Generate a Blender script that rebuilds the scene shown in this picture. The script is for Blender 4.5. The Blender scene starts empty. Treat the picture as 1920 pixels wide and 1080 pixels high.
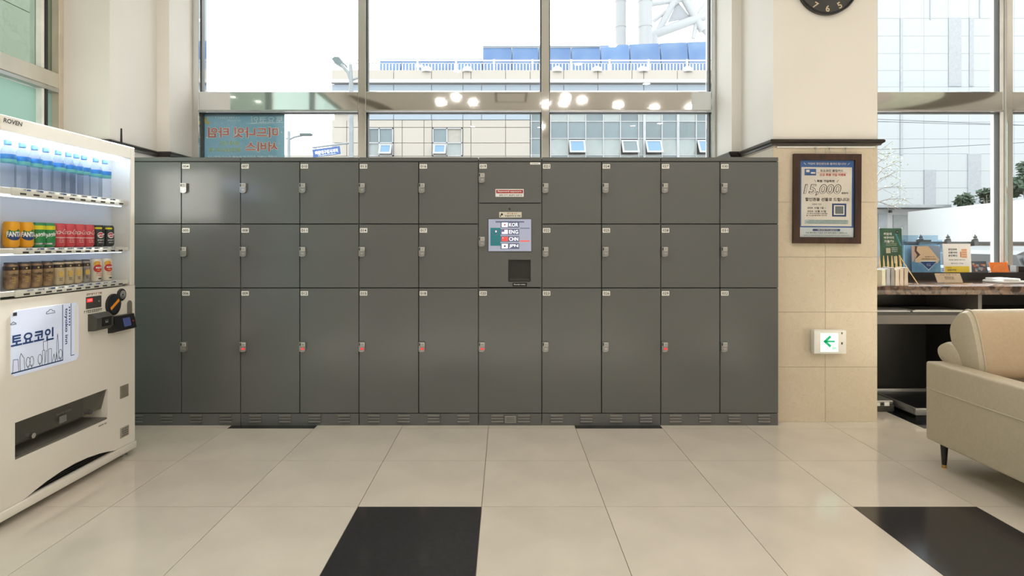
import bpy, bmesh, math, random
from mathutils import Vector, Matrix
R = random.Random(7)
PI = math.pi
sc = bpy.context.scene
COL = sc.collection

# ---------------------------------------------------------------- camera, sky, exposure
FPX, CZ = 1106.0, 1.283                       # focal length in pixels (1920 wide), camera height
cam = bpy.data.cameras.new('camera'); cam.sensor_width = 36.0
cam.lens = 36.0 * FPX / 1920.0
cam.shift_x = 14 / 1920.0; cam.shift_y = -86 / 1920.0
cam.clip_end = 400
cam_o = bpy.data.objects.new('camera', cam); COL.objects.link(cam_o)
cam_o.location = (0, 0, CZ); cam_o.rotation_euler = (PI / 2, 0, 0)
sc.camera = cam_o
sc.view_settings.view_transform = 'Standard'; sc.view_settings.look = 'None'
sc.view_settings.exposure = 0.05; sc.view_settings.gamma = 1.0
sc.view_settings.use_curve_mapping = False

w = bpy.data.worlds.new('overcast_sky'); sc.world = w; w.use_nodes = True
nt = w.node_tree; nt.nodes.clear()
wo = nt.nodes.new('ShaderNodeOutputWorld'); bg = nt.nodes.new('ShaderNodeBackground')
tc = nt.nodes.new('ShaderNodeTexCoord'); nz = nt.nodes.new('ShaderNodeTexNoise')
cr = nt.nodes.new('ShaderNodeValToRGB')
nz.inputs['Scale'].default_value = 1.6; nz.inputs['Detail'].default_value = 3
cr.color_ramp.elements[0].color = (0.90, 0.95, 1.0, 1); cr.color_ramp.elements[1].color = (1, 1, 1, 1)
nt.links.new(tc.outputs['Generated'], nz.inputs['Vector']); nt.links.new(nz.outputs['Fac'], cr.inputs['Fac'])
nt.links.new(cr.outputs['Color'], bg.inputs['Color']); nt.links.new(bg.outputs['Background'], wo.inputs['Surface'])
SKY = 3.2
bg.inputs['Strength'].default_value = SKY
sl = bpy.data.lights.new('hazy_sun', 'SUN'); sl.energy = 21.0; sl.angle = math.radians(4); sl.color = (.97, .98, 1)
so = bpy.data.objects.new('hazy_sun', sl); COL.objects.link(so)
so.rotation_euler = Vector((.06, 1, .78)).to_track_quat('Z', 'Y').to_euler()
CEIL = 4.2
SPOT_W = 7.4                                   # watts of each downlight
WARM = (1.0, 0.92, 0.84)

# ---------------------------------------------------------------- materials
def srgb(r, g, b):
    f = lambda c: (c / 255 / 12.92) if c / 255 <= .04045 else ((c / 255 + .055) / 1.055) ** 2.4
    return (f(r), f(g), f(b), 1)
MATS = {}
def pm(name, c, rough=.5, metal=0., var=0.06, scale=6., bump=0., spec=.5, emit=None, es=0., coat=0., trans=0., c2=None, detail=3., objvar=0., aniso=None):
    if name in MATS: return MATS[name]
    m = bpy.data.materials.new(name); m.use_nodes = True; MATS[name] = m
    t = m.node_tree; b = t.nodes['Principled BSDF']
    co = t.nodes.new('ShaderNodeTexCoord'); n = t.nodes.new('ShaderNodeTexNoise'); r = t.nodes.new('ShaderNodeValToRGB')
    n.inputs['Scale'].default_value = scale; n.inputs['Detail'].default_value = detail
    vec = co.outputs['Object']
    if aniso:
        mp = t.nodes.new('ShaderNodeMapping'); mp.inputs['Scale'].default_value = aniso
        t.links.new(vec, mp.inputs['Vector']); vec = mp.outputs['Vector']
    t.links.new(vec, n.inputs['Vector']); t.links.new(n.outputs['Fac'], r.inputs['Fac'])
    lo = c2 if c2 else tuple(x * (1 - var) for x in c[:3]) + (1,)
    hi = c if c2 else tuple(min(1, x * (1 + var)) for x in c[:3]) + (1,)
    r.color_ramp.elements[0].color = lo; r.color_ramp.elements[1].color = hi
    r.color_ramp.elements[0].position = .35; r.color_ramp.elements[1].position = .65
    out = r.outputs['Color']
    if objvar:
        oi = t.nodes.new('ShaderNodeObjectInfo'); hs = t.nodes.new('ShaderNodeHueSaturation'); mr = t.nodes.new('ShaderNodeMapRange')
        mr.inputs['To Min'].default_value = 1 - objvar; mr.inputs['To Max'].default_value = 1 + objvar
        t.links.new(oi.outputs['Random'], mr.inputs['Value']); t.links.new(mr.outputs['Result'], hs.inputs['Value'])
        t.links.new(out, hs.inputs['Color']); out = hs.outputs['Color']
    t.links.new(out, b.inputs['Base Color'])
    b.inputs['Roughness'].default_value = rough; b.inputs['Metallic'].default_value = metal
    b.inputs['Specular IOR Level'].default_value = spec; b.inputs['Coat Weight'].default_value = coat
    b.inputs['Coat Roughness'].default_value = .08; b.inputs['Transmission Weight'].default_value = trans
    if emit: b.inputs['Emission Color'].default_value = emit; b.inputs['Emission Strength'].default_value = es
    if bump:
        bp = t.nodes.new('ShaderNodeBump'); bp.inputs['Strength'].default_value = bump; bp.inputs['Distance'].default_value = .01
        t.links.new(n.outputs['Fac'], bp.inputs['Height']); t.links.new(bp.outputs['Normal'], b.inputs['Normal'])
    return m
def marble(name, base, vein, rough=.15, scale=5., width=.04, mottled=None):
    m = bpy.data.materials.new(name); m.use_nodes = True; MATS[name] = m
    t = m.node_tree; b = t.nodes['Principled BSDF']; co = t.nodes.new('ShaderNodeTexCoord')
    n = t.nodes.new('ShaderNodeTexNoise'); n.inputs['Scale'].default_value = scale; n.inputs['Detail'].default_value = 6; n.inputs['Distortion'].default_value = 1.2
    r = t.nodes.new('ShaderNodeValToRGB'); e = r.color_ramp.elements
    mo_ = mottled or base; mid = tuple((a + b_) / 2 for a, b_ in zip(base, mo_))
    e[0].position = max(.05, .5 - 3 * width); e[0].color = base; e[1].position = min(.95, .5 + 3 * width); e[1].color = mo_
    for pos, c_ in ((.5 - width * .3, mid), (.5, vein), (.5 + width * .3, mid)): k = e.new(pos); k.color = c_
    oi = t.nodes.new('ShaderNodeObjectInfo'); ad = t.nodes.new('ShaderNodeVectorMath'); ad.operation = 'ADD'
    sc_ = t.nodes.new('ShaderNodeVectorMath'); sc_.operation = 'SCALE'; sc_.inputs['Scale'].default_value = 9
    cb = t.nodes.new('ShaderNodeCombineXYZ'); t.links.new(oi.outputs['Random'], cb.inputs[0]); t.links.new(oi.outputs['Random'], cb.inputs[2])
    t.links.new(cb.outputs[0], sc_.inputs[0]); t.links.new(co.outputs['Object'], ad.inputs[0]); t.links.new(sc_.outputs[0], ad.inputs[1])
    t.links.new(ad.outputs[0], n.inputs['Vector']); t.links.new(n.outputs['Fac'], r.inputs['Fac']); t.links.new(r.outputs['Color'], b.inputs['Base Color'])
    b.inputs['Roughness'].default_value = rough
    return m
def glass(name, tint, refl_rough=0.0, diff=0.0, diffc=(.8, .9, .88, 1), ior=1.45):
    m = bpy.data.materials.new(name); m.use_nodes = True; MATS[name] = m
    t = m.node_tree; t.nodes.clear(); o = t.nodes.new('ShaderNodeOutputMaterial')
    tr = t.nodes.new('ShaderNodeBsdfTransparent'); tr.inputs[0].default_value = tint
    gl = t.nodes.new('ShaderNodeBsdfGlossy'); gl.inputs['Roughness'].default_value = refl_rough
    lw = t.nodes.new('ShaderNodeLayerWeight'); pw = t.nodes.new('ShaderNodeMath'); pw.operation = 'POWER'; pw.inputs[1].default_value = 5
    fr = t.nodes.new('ShaderNodeMapRange'); fr.inputs['To Min'].default_value = ((ior - 1) / (ior + 1)) ** 2      # Schlick, the same from both sides
    t.links.new(lw.outputs['Facing'], pw.inputs[0]); t.links.new(pw.outputs[0], fr.inputs['Value'])
    mx = t.nodes.new('ShaderNodeMixShader'); a = tr.outputs[0]
    if diff:
        tl = t.nodes.new('ShaderNodeBsdfTranslucent'); tl.inputs[0].default_value = diffc
        df = t.nodes.new('ShaderNodeBsdfDiffuse'); df.inputs[0].default_value = diffc
        m1 = t.nodes.new('ShaderNodeMixShader'); m1.inputs[0].default_value = .45
        t.links.new(tl.outputs[0], m1.inputs[1]); t.links.new(df.outputs[0], m1.inputs[2])
        m2 = t.nodes.new('ShaderNodeMixShader'); m2.inputs[0].default_value = diff
        t.links.new(tr.outputs[0], m2.inputs[1]); t.links.new(m1.outputs[0], m2.inputs[2]); a = m2.outputs[0]
    t.links.new(fr.outputs[0], mx.inputs[0]); t.links.new(a, mx.inputs[1]); t.links.new(gl.outputs[0], mx.inputs[2])
    t.links.new(mx.outputs[0], o.inputs['Surface'])
    return m

# ---------------------------------------------------------------- mesh collector
class MB:
    def __init__(s): s.v = []; s.f = []; s.m = []; s.s = []
    def add(s, vs, fs, m=0, smooth=False):
        k = len(s.v); s.v += [Vector(p) for p in vs]
        for f in fs: s.f.append([i + k for i in f]); s.m.append(m); s.s.append(smooth)
        return s
    def box(s, x0, y0, z0, x1, y1, z1, m=0, bev=0., seg=2):
        if bev:
            bm = bmesh.new(); bmesh.ops.create_cube(bm, size=1)
            bmesh.ops.scale(bm, vec=(x1 - x0, y1 - y0, z1 - z0), verts=bm.verts)
            bmesh.ops.translate(bm, vec=((x0 + x1) / 2, (y0 + y1) / 2, (z0 + z1) / 2), verts=bm.verts)
            bmesh.ops.bevel(bm, geom=bm.edges[:], offset=bev, segments=seg, profile=.5, affect='EDGES')
            return s.bm(bm, m, seg > 1)
        return s.add([(x0, y0, z0), (x1, y0, z0), (x1, y1, z0), (x0, y1, z0), (x0, y0, z1), (x1, y0, z1), (x1, y1, z1), (x0, y1, z1)],
                     [(0, 3, 2, 1), (4, 5, 6, 7), (0, 1, 5, 4), (1, 2, 6, 5), (2, 3, 7, 6), (3, 0, 4, 7)], m)
    def bm(s, bm, m=0, smooth=False):
        bm.verts.index_update(); s.add([v.co.copy() for v in bm.verts], [[v.index for v in f.verts] for f in bm.faces], m, smooth); bm.free(); return s
    def tube(s, pts, r, n=8, m=0, cap=True):
        pts = [Vector(p) for p in pts]; rs = r if isinstance(r, (list, tuple)) else [r] * len(pts)
        vs = []; fs = []; ref = None
        for i, p in enumerate(pts):
            d = (pts[min(i + 1, len(pts) - 1)] - pts[max(i - 1, 0)]).normalized()
            if ref is None: ref = d.orthogonal().normalized()
            u = (ref - d * ref.dot(d)).normalized(); ref = u; q = d.cross(u)
            for k in range(n):
                a = 2 * PI * k / n; vs.append(p + (u * math.cos(a) + q * math.sin(a)) * rs[i])
        for i in range(len(pts) - 1):
            for k in range(n):
                fs.append((i * n + k, i * n + (k + 1) % n, (i + 1) * n + (k + 1) % n, (i + 1) * n + k))
        s.add(vs, fs, m, True)
        if cap: s.add(vs[:n], [tuple(reversed(range(n)))], m); s.add(vs[-n:], [tuple(range(n))], m)
        return s
    def cyl(s, p0, p1, r0, r1=None, n=24, m=0): return s.tube([p0, p1], [r0, r1 if r1 is not None else r0], n, m)
    def lathe(s, prof, c, n=20, m=0):
        vs = []; fs = []; c = Vector(c)
        for (r, z) in prof:
            for k in range(n):
                a = 2 * PI * k / n; vs.append(c + Vector((max(r, 1e-4) * math.cos(a), max(r, 1e-4) * math.sin(a), z)))
        for i in range(len(prof) - 1):
            for k in range(n): fs.append((i * n + k, i * n + (k + 1) % n, (i + 1) * n + (k + 1) % n, (i + 1) * n + k))
        return s.add(vs, fs, m, True)
    def prism(s, poly, fn, a0, a1, m=0, smooth=False):   # fn(u, v, a) -> point
        n = len(poly); area = sum(poly[i][0] * poly[(i + 1) % n][1] - poly[(i + 1) % n][0] * poly[i][1] for i in range(n))
        vs = [fn(u, v, a0) for u, v in poly] + [fn(u, v, a1) for u, v in poly]
        s.add(vs, [tuple(range(n)), tuple(reversed(range(n, 2 * n)))], m)
        return s.add(vs, [(i, i + n, (i + 1) % n + n, (i + 1) % n) for i in range(n)], m, smooth)
    def rect(s, o, r, u, w, h, m=0, dep=.0004):          # thin flat print, o = centre
        o, r, u = Vector(o), Vector(r), Vector(u); nrm = r.cross(u)
        P = [o + r * a * w / 2 + u * b * h / 2 + nrm * c for c in (0, dep) for a, b in ((-1, -1), (1, -1), (1, 1), (-1, 1))]
        return s.add(P, [(0, 3, 2, 1), (4, 5, 6, 7), (0, 1, 5, 4), (1, 2, 6, 5), (2, 3, 7, 6), (3, 0, 4, 7)], m)
    def disc(s, o, r, u, rad, m=0, n=20, dep=.0004, ry=None):
        o, r, u = Vector(o), Vector(r), Vector(u); nrm = r.cross(u); ry = ry or rad
        P = [o + r * math.cos(2 * PI * k / n) * rad + u * math.sin(2 * PI * k / n) * ry for k in range(n)]
        Q = [p + nrm * dep for p in P]
        return s.add(P + Q, [tuple(range(n, 2 * n))] + [(k, (k + 1) % n, (k + 1) % n + n, k + n) for k in range(n)], m)
    def line(s, o, r, u, pts, wd, m=0, dep=.0004):
        for (a, b), (c, d) in zip(pts, pts[1:]):
            L = math.hypot(c - a, d - b)
            if L < 1e-6: continue
            ro = (Vector(r) * (c - a) + Vector(u) * (d - b)) / L; uo = Vector(r).cross(Vector(u)).cross(ro)
            s.rect(Vector(o) + Vector(r) * (a + c) / 2 + Vector(u) * (b + d) / 2, ro, uo, L + wd, wd, m, dep)
        return s
    def text(s, body, h, o, r, u, m=0, wfit=None, align='c', bold=.012, lift=.0006, wrap=None, shear=0., track=1.):
        vs, fs = glyphs(body, bold, shear, track)
        if not vs: return s
        x0 = min(p[0] for p in vs); x1 = max(p[0] for p in vs); y0 = min(p[1] for p in vs); y1 = max(p[1] for p in vs)
        k = h / max(y1 - y0, 1e-6); kx = k if not wfit else wfit / (x1 - x0)
        ax = {'c': (x0 + x1) / 2, 'l': x0, 'r': x1}[align]; ay = (y0 + y1) / 2
        o, r, u = Vector(o), Vector(r), Vector(u); nrm = r.cross(u); P = []
        for x, y in vs:
            px, py = (x - ax) * kx, (y - ay) * k
            if wrap:                                     # wrap = radius of the can, o on its axis
                a = px / wrap; P.append(o + (r * math.sin(a) + nrm * math.cos(a)) * (wrap + lift) + u * py)
            else: P.append(o + r * px + u * py + nrm * lift)
        return s.add(P, fs, m)
    def greek(s, o, r, u, w, h, m=0, seed=1, lift=.0006, lines=1, gap=1.8):   # unreadably small print: little strokes
        q = random.Random(seed); o, r, u = Vector(o), Vector(r), Vector(u); nrm = r.cross(u)
        for l in range(lines):
            x = -w / 2 * q.uniform(.8, 1); y = ((lines - 1) / 2 - l) * h * gap
            while x < w / 2 - h * .5:
                g = h * q.uniform(.55, .95)
                s.rect(o + r * (x + g / 2) + u * (y + h * .28) + nrm * lift, r, u, g, h * .24, m)
                s.rect(o + r * (x + g * q.choice((.2, .5, .8))) + u * y + nrm * lift, r, u, h * .2, h * .95, m)
                if q.random() < .6: s.rect(o + r * (x + g / 2) + u * (y - h * .35) + nrm * lift, r, u, g, h * .22, m)
                x += g + h * q.choice((.15, .15, .2, .6))
        return s
_G = {}
def glyphs(body, bold, shear, track):
    k = (body, bold, shear, track)
    if k not in _G:
        cu = bpy.data.curves.new('lettering', 'FONT'); cu.body = body; cu.size = 1; cu.offset = bold; cu.shear = shear; cu.space_character = track
        cu.resolution_u = 3
        o = bpy.data.objects.new('lettering', cu); me = bpy.data.meshes.new_from_object(o)
        vs = [(v.co.x, v.co.y) for v in me.vertices]; fs = []
        for p in me.polygons:
            q = list(p.vertices)
            a = sum(vs[q[i]][0] * vs[q[(i + 1) % len(q)]][1] - vs[q[(i + 1) % len(q)]][0] * vs[q[i]][1] for i in range(len(q)))
            fs.append(q if a > 0 else q[::-1])
        _G[k] = (vs, fs); bpy.data.objects.remove(o); bpy.data.curves.remove(cu); bpy.data.meshes.remove(me)
    return _G[k]

def origin(o):
    p = Vector((0, 0, 0))
    while o: p = p + o.location; o = o.parent
    return p
def obj(name, mb, mat, parent=None, label=None, cat=None, group=None, kind=None, base=None, fix=False):
    """links the collector as ONE mesh object; coordinates given in the world"""
    po = origin(parent)
    if base is None:
        xs = [p.x for p in mb.v]; ys = [p.y for p in mb.v]; zs = [p.z for p in mb.v]
        base = ((min(xs) + max(xs)) / 2, (min(ys) + max(ys)) / 2, min(zs))
    b = Vector(base); me = bpy.data.meshes.new(name)
    me.from_pydata([p - b for p in mb.v], [], mb.f)
    for m in (mat if isinstance(mat, (list, tuple)) else [mat]): me.materials.append(m)
    me.polygons.foreach_set('material_index', mb.m); me.polygons.foreach_set('use_smooth', mb.s)
    if fix:
        bm = bmesh.new(); bm.from_mesh(me); bmesh.ops.remove_doubles(bm, verts=bm.verts, dist=1e-5); bmesh.ops.recalc_face_normals(bm, faces=bm.faces); bm.to_mesh(me); bm.free()
    if any(mb.s): me.set_sharp_from_angle(angle=math.radians(38))
    me.update()
    o = bpy.data.objects.new(name, me); COL.objects.link(o); o.location = b - po
    if parent: o.parent = parent
    return tag(o, label, cat, group, kind)
def tag(o, label=None, cat=None, group=None, kind=None):
    for k, v in (('label', label), ('category', cat), ('group', group), ('kind', kind)):
        if v: o[k] = v
    return o
def thing(name, loc, label=None, cat=None, group=None, kind=None):
    o = bpy.data.objects.new(name, None); COL.objects.link(o); o.location = loc; o.empty_display_size = .1
    return tag(o, label, cat, group, kind)
def dup(root, loc, label=None, group=None):
    def cp(o, par):
        c = o.copy(); COL.objects.link(c)
        if par: c.parent = par
        for ch in list(o.children): cp(ch, c)
        return c
    c = cp(root, None); c.location = loc
    return tag(c, label, None, group)
def W(px, py, Y): return Vector(((px - 946) / FPX * Y, Y, CZ + (454 - py) / FPX * Y))
def X(px, Y): return (px - 946) / FPX * Y
def Z(py, Y): return CZ + (454 - py) / FPX * Y
EX, EY, EZ = Vector((1, 0, 0)), Vector((0, 1, 0)), Vector((0, 0, 1))
ORD = 'first second third fourth fifth sixth seventh eighth ninth tenth eleventh twelfth'.split()

M = dict(
    tile=pm('cream_polished_tile', srgb(212, 204, 192), .12, var=.05, scale=3., objvar=.02, spec=.5),
    tileb=pm('black_polished_tile', srgb(44, 44, 47), .14, var=.2, scale=40, spec=.5),
    grout=pm('grout', srgb(120, 108, 94), .9),
    wall=pm('cream_paint', srgb(236, 232, 225), .6, var=.015, scale=2),
    ceil=pm('ceiling_paint', srgb(224, 218, 209), .7, var=.015, scale=2),
    covelt=pm('cove_light_paint', srgb(226, 232, 214), .6), covedk=pm('cove_grey_paint', srgb(128, 120, 110), .7),
    steel=pm('polished_steel', srgb(220, 222, 222), .04, 1., var=.02, scale=2),
    steel2=pm('brushed_steel', srgb(190, 190, 188), .3, 1., var=.06, scale=8, aniso=(1, 1, .05)),
    gasket=pm('black_gasket', srgb(38, 40, 40), .6), gasketg=pm('grey_gasket', srgb(84, 86, 84), .6), whitepvc=pm('white_pvc', srgb(240, 240, 236), .4),
    rail=pm('dark_stained_rail', srgb(44, 38, 33), .3, var=.15, scale=12, aniso=(1, 8, 8)),
    lock=pm('grey_powder_coat', srgb(95, 97, 97), .22, var=.02, scale=1.2, spec=.8, objvar=.012),
    lockin=pm('locker_gap_black', srgb(22, 22, 22), .7),
    slat=pm('locker_louvre', srgb(104, 103, 98), .36),
    keypad=pm('keypad_white', srgb(228, 228, 222), .35), silver=pm('lock_silver', srgb(158, 158, 157), .32, .6),
    black=pm('black_plastic', srgb(24, 24, 26), .35), dark=pm('dark_grey_plastic', srgb(66, 66, 62), .4),
    white=pm('white_plastic', srgb(240, 238, 232), .35), ink=pm('black_ink', srgb(26, 26, 30), .6),
    paper=pm('white_paper', srgb(242, 242, 240), .6, var=.02), red=pm('red_ink', srgb(176, 44, 52), .5),
    redled=pm('red_led', srgb(220, 50, 50), .4, emit=srgb(240, 40, 50), es=1.0),
    vend=pm('vending_enamel', srgb(236, 232, 222), .28, var=.012, scale=2, coat=.2),
    vendin=pm('vending_interior', srgb(226, 232, 246), .45, var=.01),
    navy=pm('navy_print', srgb(34, 66, 120), .5), blue=pm('blue_print', srgb(40, 92, 160), .5),
    orange=pm('orange_plastic', srgb(238, 150, 30), .35), chrome=pm('chrome', srgb(214, 214, 214), .12, 1.),
    leather=pm('taupe_leather', srgb(192, 180, 158), .42, var=.035, scale=60, bump=.06, detail=4),
    leathert=pm('tan_leather', srgb(192, 170, 142), .45, var=.03, scale=60, bump=.06, detail=4),
    legm=pm('black_wood_leg', srgb(26, 23, 21), .3), brass=pm('brass', srgb(196, 160, 100), .3, .9),
    walnut=pm('walnut_frame', srgb(70, 44, 30), .4, c2=srgb(48, 29, 20), scale=5, aniso=(6, 6, .6)),
    deskb=pm('black_laminate', srgb(34, 33, 32), .35, var=.1, scale=10), deskg=pm('grey_laminate', srgb(104, 98, 94), .4),
    gold=pm('gold_wire', srgb(206, 180, 130), .3, .8), green=pm('green_print', srgb(48, 116, 80), .5, c2=srgb(32, 66, 50), scale=5),
    acr=glass('clear_acrylic', (.985, .99, .99, 1)), acrb=glass('blue_acrylic', (.72, .84, .93, 1)),
    win=glass('window_glass', (.965, .975, .97, 1)),
    gup=glass('green_glass', (.62, .69, .64, 1)), gfr=glass('frosted_teal_glass', (.62, .78, .74, 1), .06, .62, (.60, .80, .76, 1)),
    vglass=glass('display_glass', (.97, .98, .98, 1), ior=1.3),
)
M['stone'] = marble('travertine', srgb(212, 198, 176), srgb(202, 186, 162), .3, 16, .05, srgb(215, 202, 180))
M['emper'] = marble('dark_emperador_marble', srgb(50, 41, 36), srgb(146, 120, 100), .12, 15, .04, srgb(118, 94, 78))

# ================================================================ ROOM SHELL
fl = thing('floor', (0, 0, 0), kind='structure')
obj('floor_bed', MB().box(-3.3, -6, -.12, 11, 5.3, -.004), M['grout'], fl)
mb1 = MB().box(-.2985, -.2985, -.012, .2985, .2985, 0)
proto = {}
for ix in range(-5, 10):
    for iy in range(-14, 9):
        x = -.111 + .6 * ix + .3; y = 4.061 + .6 * (iy - 7) + .3          # iy = 7 is the row at the lockers' feet
        if y < -3.2 or y > 5.3: continue
        blk = False; row = 7 - iy                                                      # 0 behind the d0 joint, 3 in the foreground
        if row % 6 == 0 and (ix - 1) % 4 == 0: blk = True
        if row % 6 == 3 and (ix + 1) % 4 == 0: blk = True
        k = 'b' if blk else 'c'
        if k not in proto:
            t = obj('floor_tile', mb1, M['tileb'] if blk else M['tile'], fl, base=(0, 0, 0)); proto[k] = t
            if blk: t['label'] = 'black polished floor tile'
        else:
            t = proto[k].copy(); COL.objects.link(t)
        t.location = (x, y, 0)
obj('floor_far', MB().box(5.89, -6, -.012, 11, 5.3, 0).box(-3.3, -6, -.012, 5.885, -3.14, 0), M['tile'], fl)

cl = thing('ceiling', (0, 0, CEIL), kind='structure')
obj('ceiling_board', MB().box(-3.3, -6, CEIL, 11, 5.3, CEIL + .15), M['ceil'], cl)
def ellipse(cx, cy, a, b, n=48): return [(cx + a * math.cos(2 * PI * k / n), cy + b * math.sin(2 * PI * k / n)) for k in range(n)]
flat = lambda u, v, a: (u, v, a)
obj('cove_rim', MB().prism(ellipse(7.3, -1.75, 2.45, 1.45), flat, CEIL - .02, CEIL), M['covedk'], cl, fix=True)
obj('cove_band', MB().prism(ellipse(7.0, -1.75, 1.75, 1.2), flat, CEIL - .04, CEIL - .02), M['covelt'], cl, fix=True)
obj('cove_centre', MB().prism(ellipse(6.6, -1.75, 1.2, .95), flat, CEIL - .06, CEIL - .04), M['ceil'], cl, fix=True)
arc = [(-4.6 + 2.15 * math.cos(a), -2.9 + 2.1 * math.sin(a)) for a in [i * PI / 2 / 14 for i in range(15)]]
arc2 = [(-4.6 + 1.85 * math.cos(a), -2.9 + 1.7 * math.sin(a)) for a in [i * PI / 2 / 14 for i in range(15)]]
obj('cove_arc', MB().prism([p for p in arc + arc2[::-1] if p[0] > -3.1], flat, CEIL - .02, CEIL), M['covedk'], cl, fix=True)

# the window wall, side walls
obj('wall_window_side', MB().box(-3.3, 5.15, 3.95, 11, 5.4, CEIL).box(-2.72, 5.15, 0, 1.845, 5.4, 1.62).box(2.66, 5.15, 0, 11, 5.4, .55), M['wall'], kind='structure')
obj('wall_rear', MB().box(-3.3, -6.15, 0, 11, -6, CEIL), M['wall'], kind='structure')
obj('wall_right', MB().box(11, -6.15, 0, 11.15, 5.4, CEIL), M['wall'], kind='structure')
obj('wall_left', MB().box(-3.3, -6, 0, -3.148, -1.6, CEIL).box(-3.3, -1.6, 3.9, -3.148, 4.16, CEIL), M['wall'], kind='structure')
pl = thing('pillar', (-2.98, 4.7, 0), kind='structure')
obj('plaster', MB().box(-3.3, 4.21, 0, -2.817, 5.4, CEIL).box(-2.817, 4.78, 0, -2.717, 5.4, CEIL), M['wall'], pl)
pr = thing('pillar', (2.29, 4.8, 0), kind='structure')
obj('plaster', MB().box(1.918, 4.21, 1.975, 2.661, 5.4, CEIL).box(1.93, 4.225, 0, 2.649, 5.4, 1.975).box(1.841, 4.78, 0, 1.918, 5.4, CEIL), M['wall'], pr)
tw, th = .3713, .3921
pt = None
for r_ in range(6):
    z0 = r_ * th + .001; z1 = min((r_ + 1) * th - .001, 1.974)
    for c in range(2):
        x0 = 1.918 + c * tw + .001; x1 = x0 + tw - .002
        if r_ < 5:
            if pt is None: pt = obj('cladding_tile', MB().box(x0, 4.21, z0, x1, 4.225, z1), M['stone'], pr); continue
            t = pt.copy(); COL.objects.link(t); t.location = Vector(((x0 + x1) / 2, 4.2175, z0)) - pr.location
        else: obj('cladding_tile', MB().box(x0, 4.21, z0, x1, 4.225, z1), M['stone'], pr)
    for s_, xx in ((0, 1.918), (1, 2.649)):
        obj('cladding_tile', MB().box(xx, 4.226, z0, xx + .012, 4.8, z1), M['stone'], pr)

def sweep(path, prof, m=0):
    mb = MB(); P = [Vector((x, y)) for x, y in path]; n = len(P); rows = []
    for i in range(n):
        def nr(a, b): d = (b - a).normalized(); return Vector((-d.y, d.x))
        if i == 0: nn = nr(P[0], P[1])
        elif i == n - 1: nn = nr(P[-2], P[-1])
        else:
            a, b = nr(P[i - 1], P[i]), nr(P[i], P[i + 1]); nn = (a + b) / (1 + a.dot(b))
        rows.append([(P[i].x + nn.x * o, P[i].y + nn.y * o, z) for o, z in prof])
    k = len(prof)
    vs = [p for r_ in rows for p in r_]
    fs = [(i * k + j, i * k + (j + 1) % k, (i + 1) * k + (j + 1) % k, (i + 1) * k + j) for i in range(n - 1) for j in range(k)]
    fs += [tuple(range(k)), tuple(reversed(range((n - 1) * k, n * k)))]
    return mb.add(vs, fs, m)
railp = [(0, 1.972), (.016, 1.972), (.022, 1.984), (.034, 1.992), (.036, 2.004), (.03, 2.012), (.018, 2.016), (0, 2.016)]
obj('trim_1', sweep([(2.661, 5.12), (2.661, 4.21), (1.918, 4.21), (1.918, 4.78), (1.841, 4.78), (1.841, 5.13)], railp), M['rail'], kind='structure', fix=True)
obj('trim_2', sweep([(-2.717, 5.13), (-2.717, 4.78), (-2.817, 4.78), (-2.817, 4.21), (-3.1, 4.21)], railp), M['rail'], kind='structure', fix=True)
obj('trim_3', MB().box(1.94, 4.198, 1.955, 2.64, 4.21, 1.965, 0, .002, 1), M['whitepvc'], kind='structure')

# ---------------------------------------------------------------- windows
def pane(parent, x0, z0, x1, z1, y, g=.008):
    obj('pane', MB().box(x0 + .004, y - .004, z0 + .004, x1 - .004, y + .004, z1 - .004), M['win'], parent)
    mb = MB()
    for a in ((x0, z0, x0 + g, z1), (x1 - g, z0, x1, z1), (x0, z0, x1, z0 + g), (x0, z1 - g, x1, z1)):
        mb.box(a[0], y - .03, a[1], a[2], y + .02, a[3])
    obj('gasket', mb, M['gasketg'], parent)
YF, YB, YG = 5.13, 5.27, 5.20
TZ0, TZ1 = 2.433, 2.592
w1 = thing('window_1', (-.4, YG, 1.62), kind='structure')
xs = [(-2.717, -2.66), (-1.276, -1.206), (.321, .391), (1.80, 1.841)]
for i, (a, b) in enumerate(xs):
    obj('jamb' if i in (0, 3) else 'mullion', MB().box(a, YF, 1.62, b, YB, 3.95, 0, .004, 1), M['steel'], w1)
for i in range(3):
    a, b = xs[i][1], xs[i + 1][0]
    obj('transom', MB().box(a, YF + .003, TZ0, b, YB, TZ1, 0, .003, 1), M['steel'], w1)
    obj('transom_lip', MB().box(a, YF - .012, TZ0 - .016, b, YF + .01, TZ0 - .001, 0, .002, 1), M['steel2'], w1)
    pane(w1, a, TZ1, b, 3.95, YG); pane(w1, a, 1.62, b, TZ0 - .012, YG)
w2 = thing('window_2', (6, YG, .55), kind='structure')
xs2 = [(2.661, 2.70), (4.37, 4.425), (6.0, 6.07), (7.6, 7.67), (9.2, 9.27), (10.95, 11.0)]
for i, (a, b) in enumerate(xs2):
    obj('jamb' if i in (0, 5) else 'mullion', MB().box(a, YF, .55, b, YB, 3.95, 0, .004, 1), M['steel'], w2)
    if i in (1, 2): obj('mullion_cap', MB().box(a - .032, YF + .03, .55, a - .001, YB, 3.95, 0, .003, 1), M['whitepvc'], w2)
for i in range(5):
    a, b = xs2[i][1], xs2[i + 1][0] - (.032 if i in (0, 1) else 0)
    obj('transom', MB().box(a, YF + .003, TZ0, b, YB, TZ1, 0, .003, 1), M['steel'], w2)
    obj('transom_lip', MB().box(a, YF - .012, TZ0 - .016, b, YF + .01, TZ0 - .001, 0, .002, 1), M['steel2'], w2)
    pane(w2, a, TZ1, b, 3.95, YG); pane(w2, a, .55, b, TZ0 - .012, YG)
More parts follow.
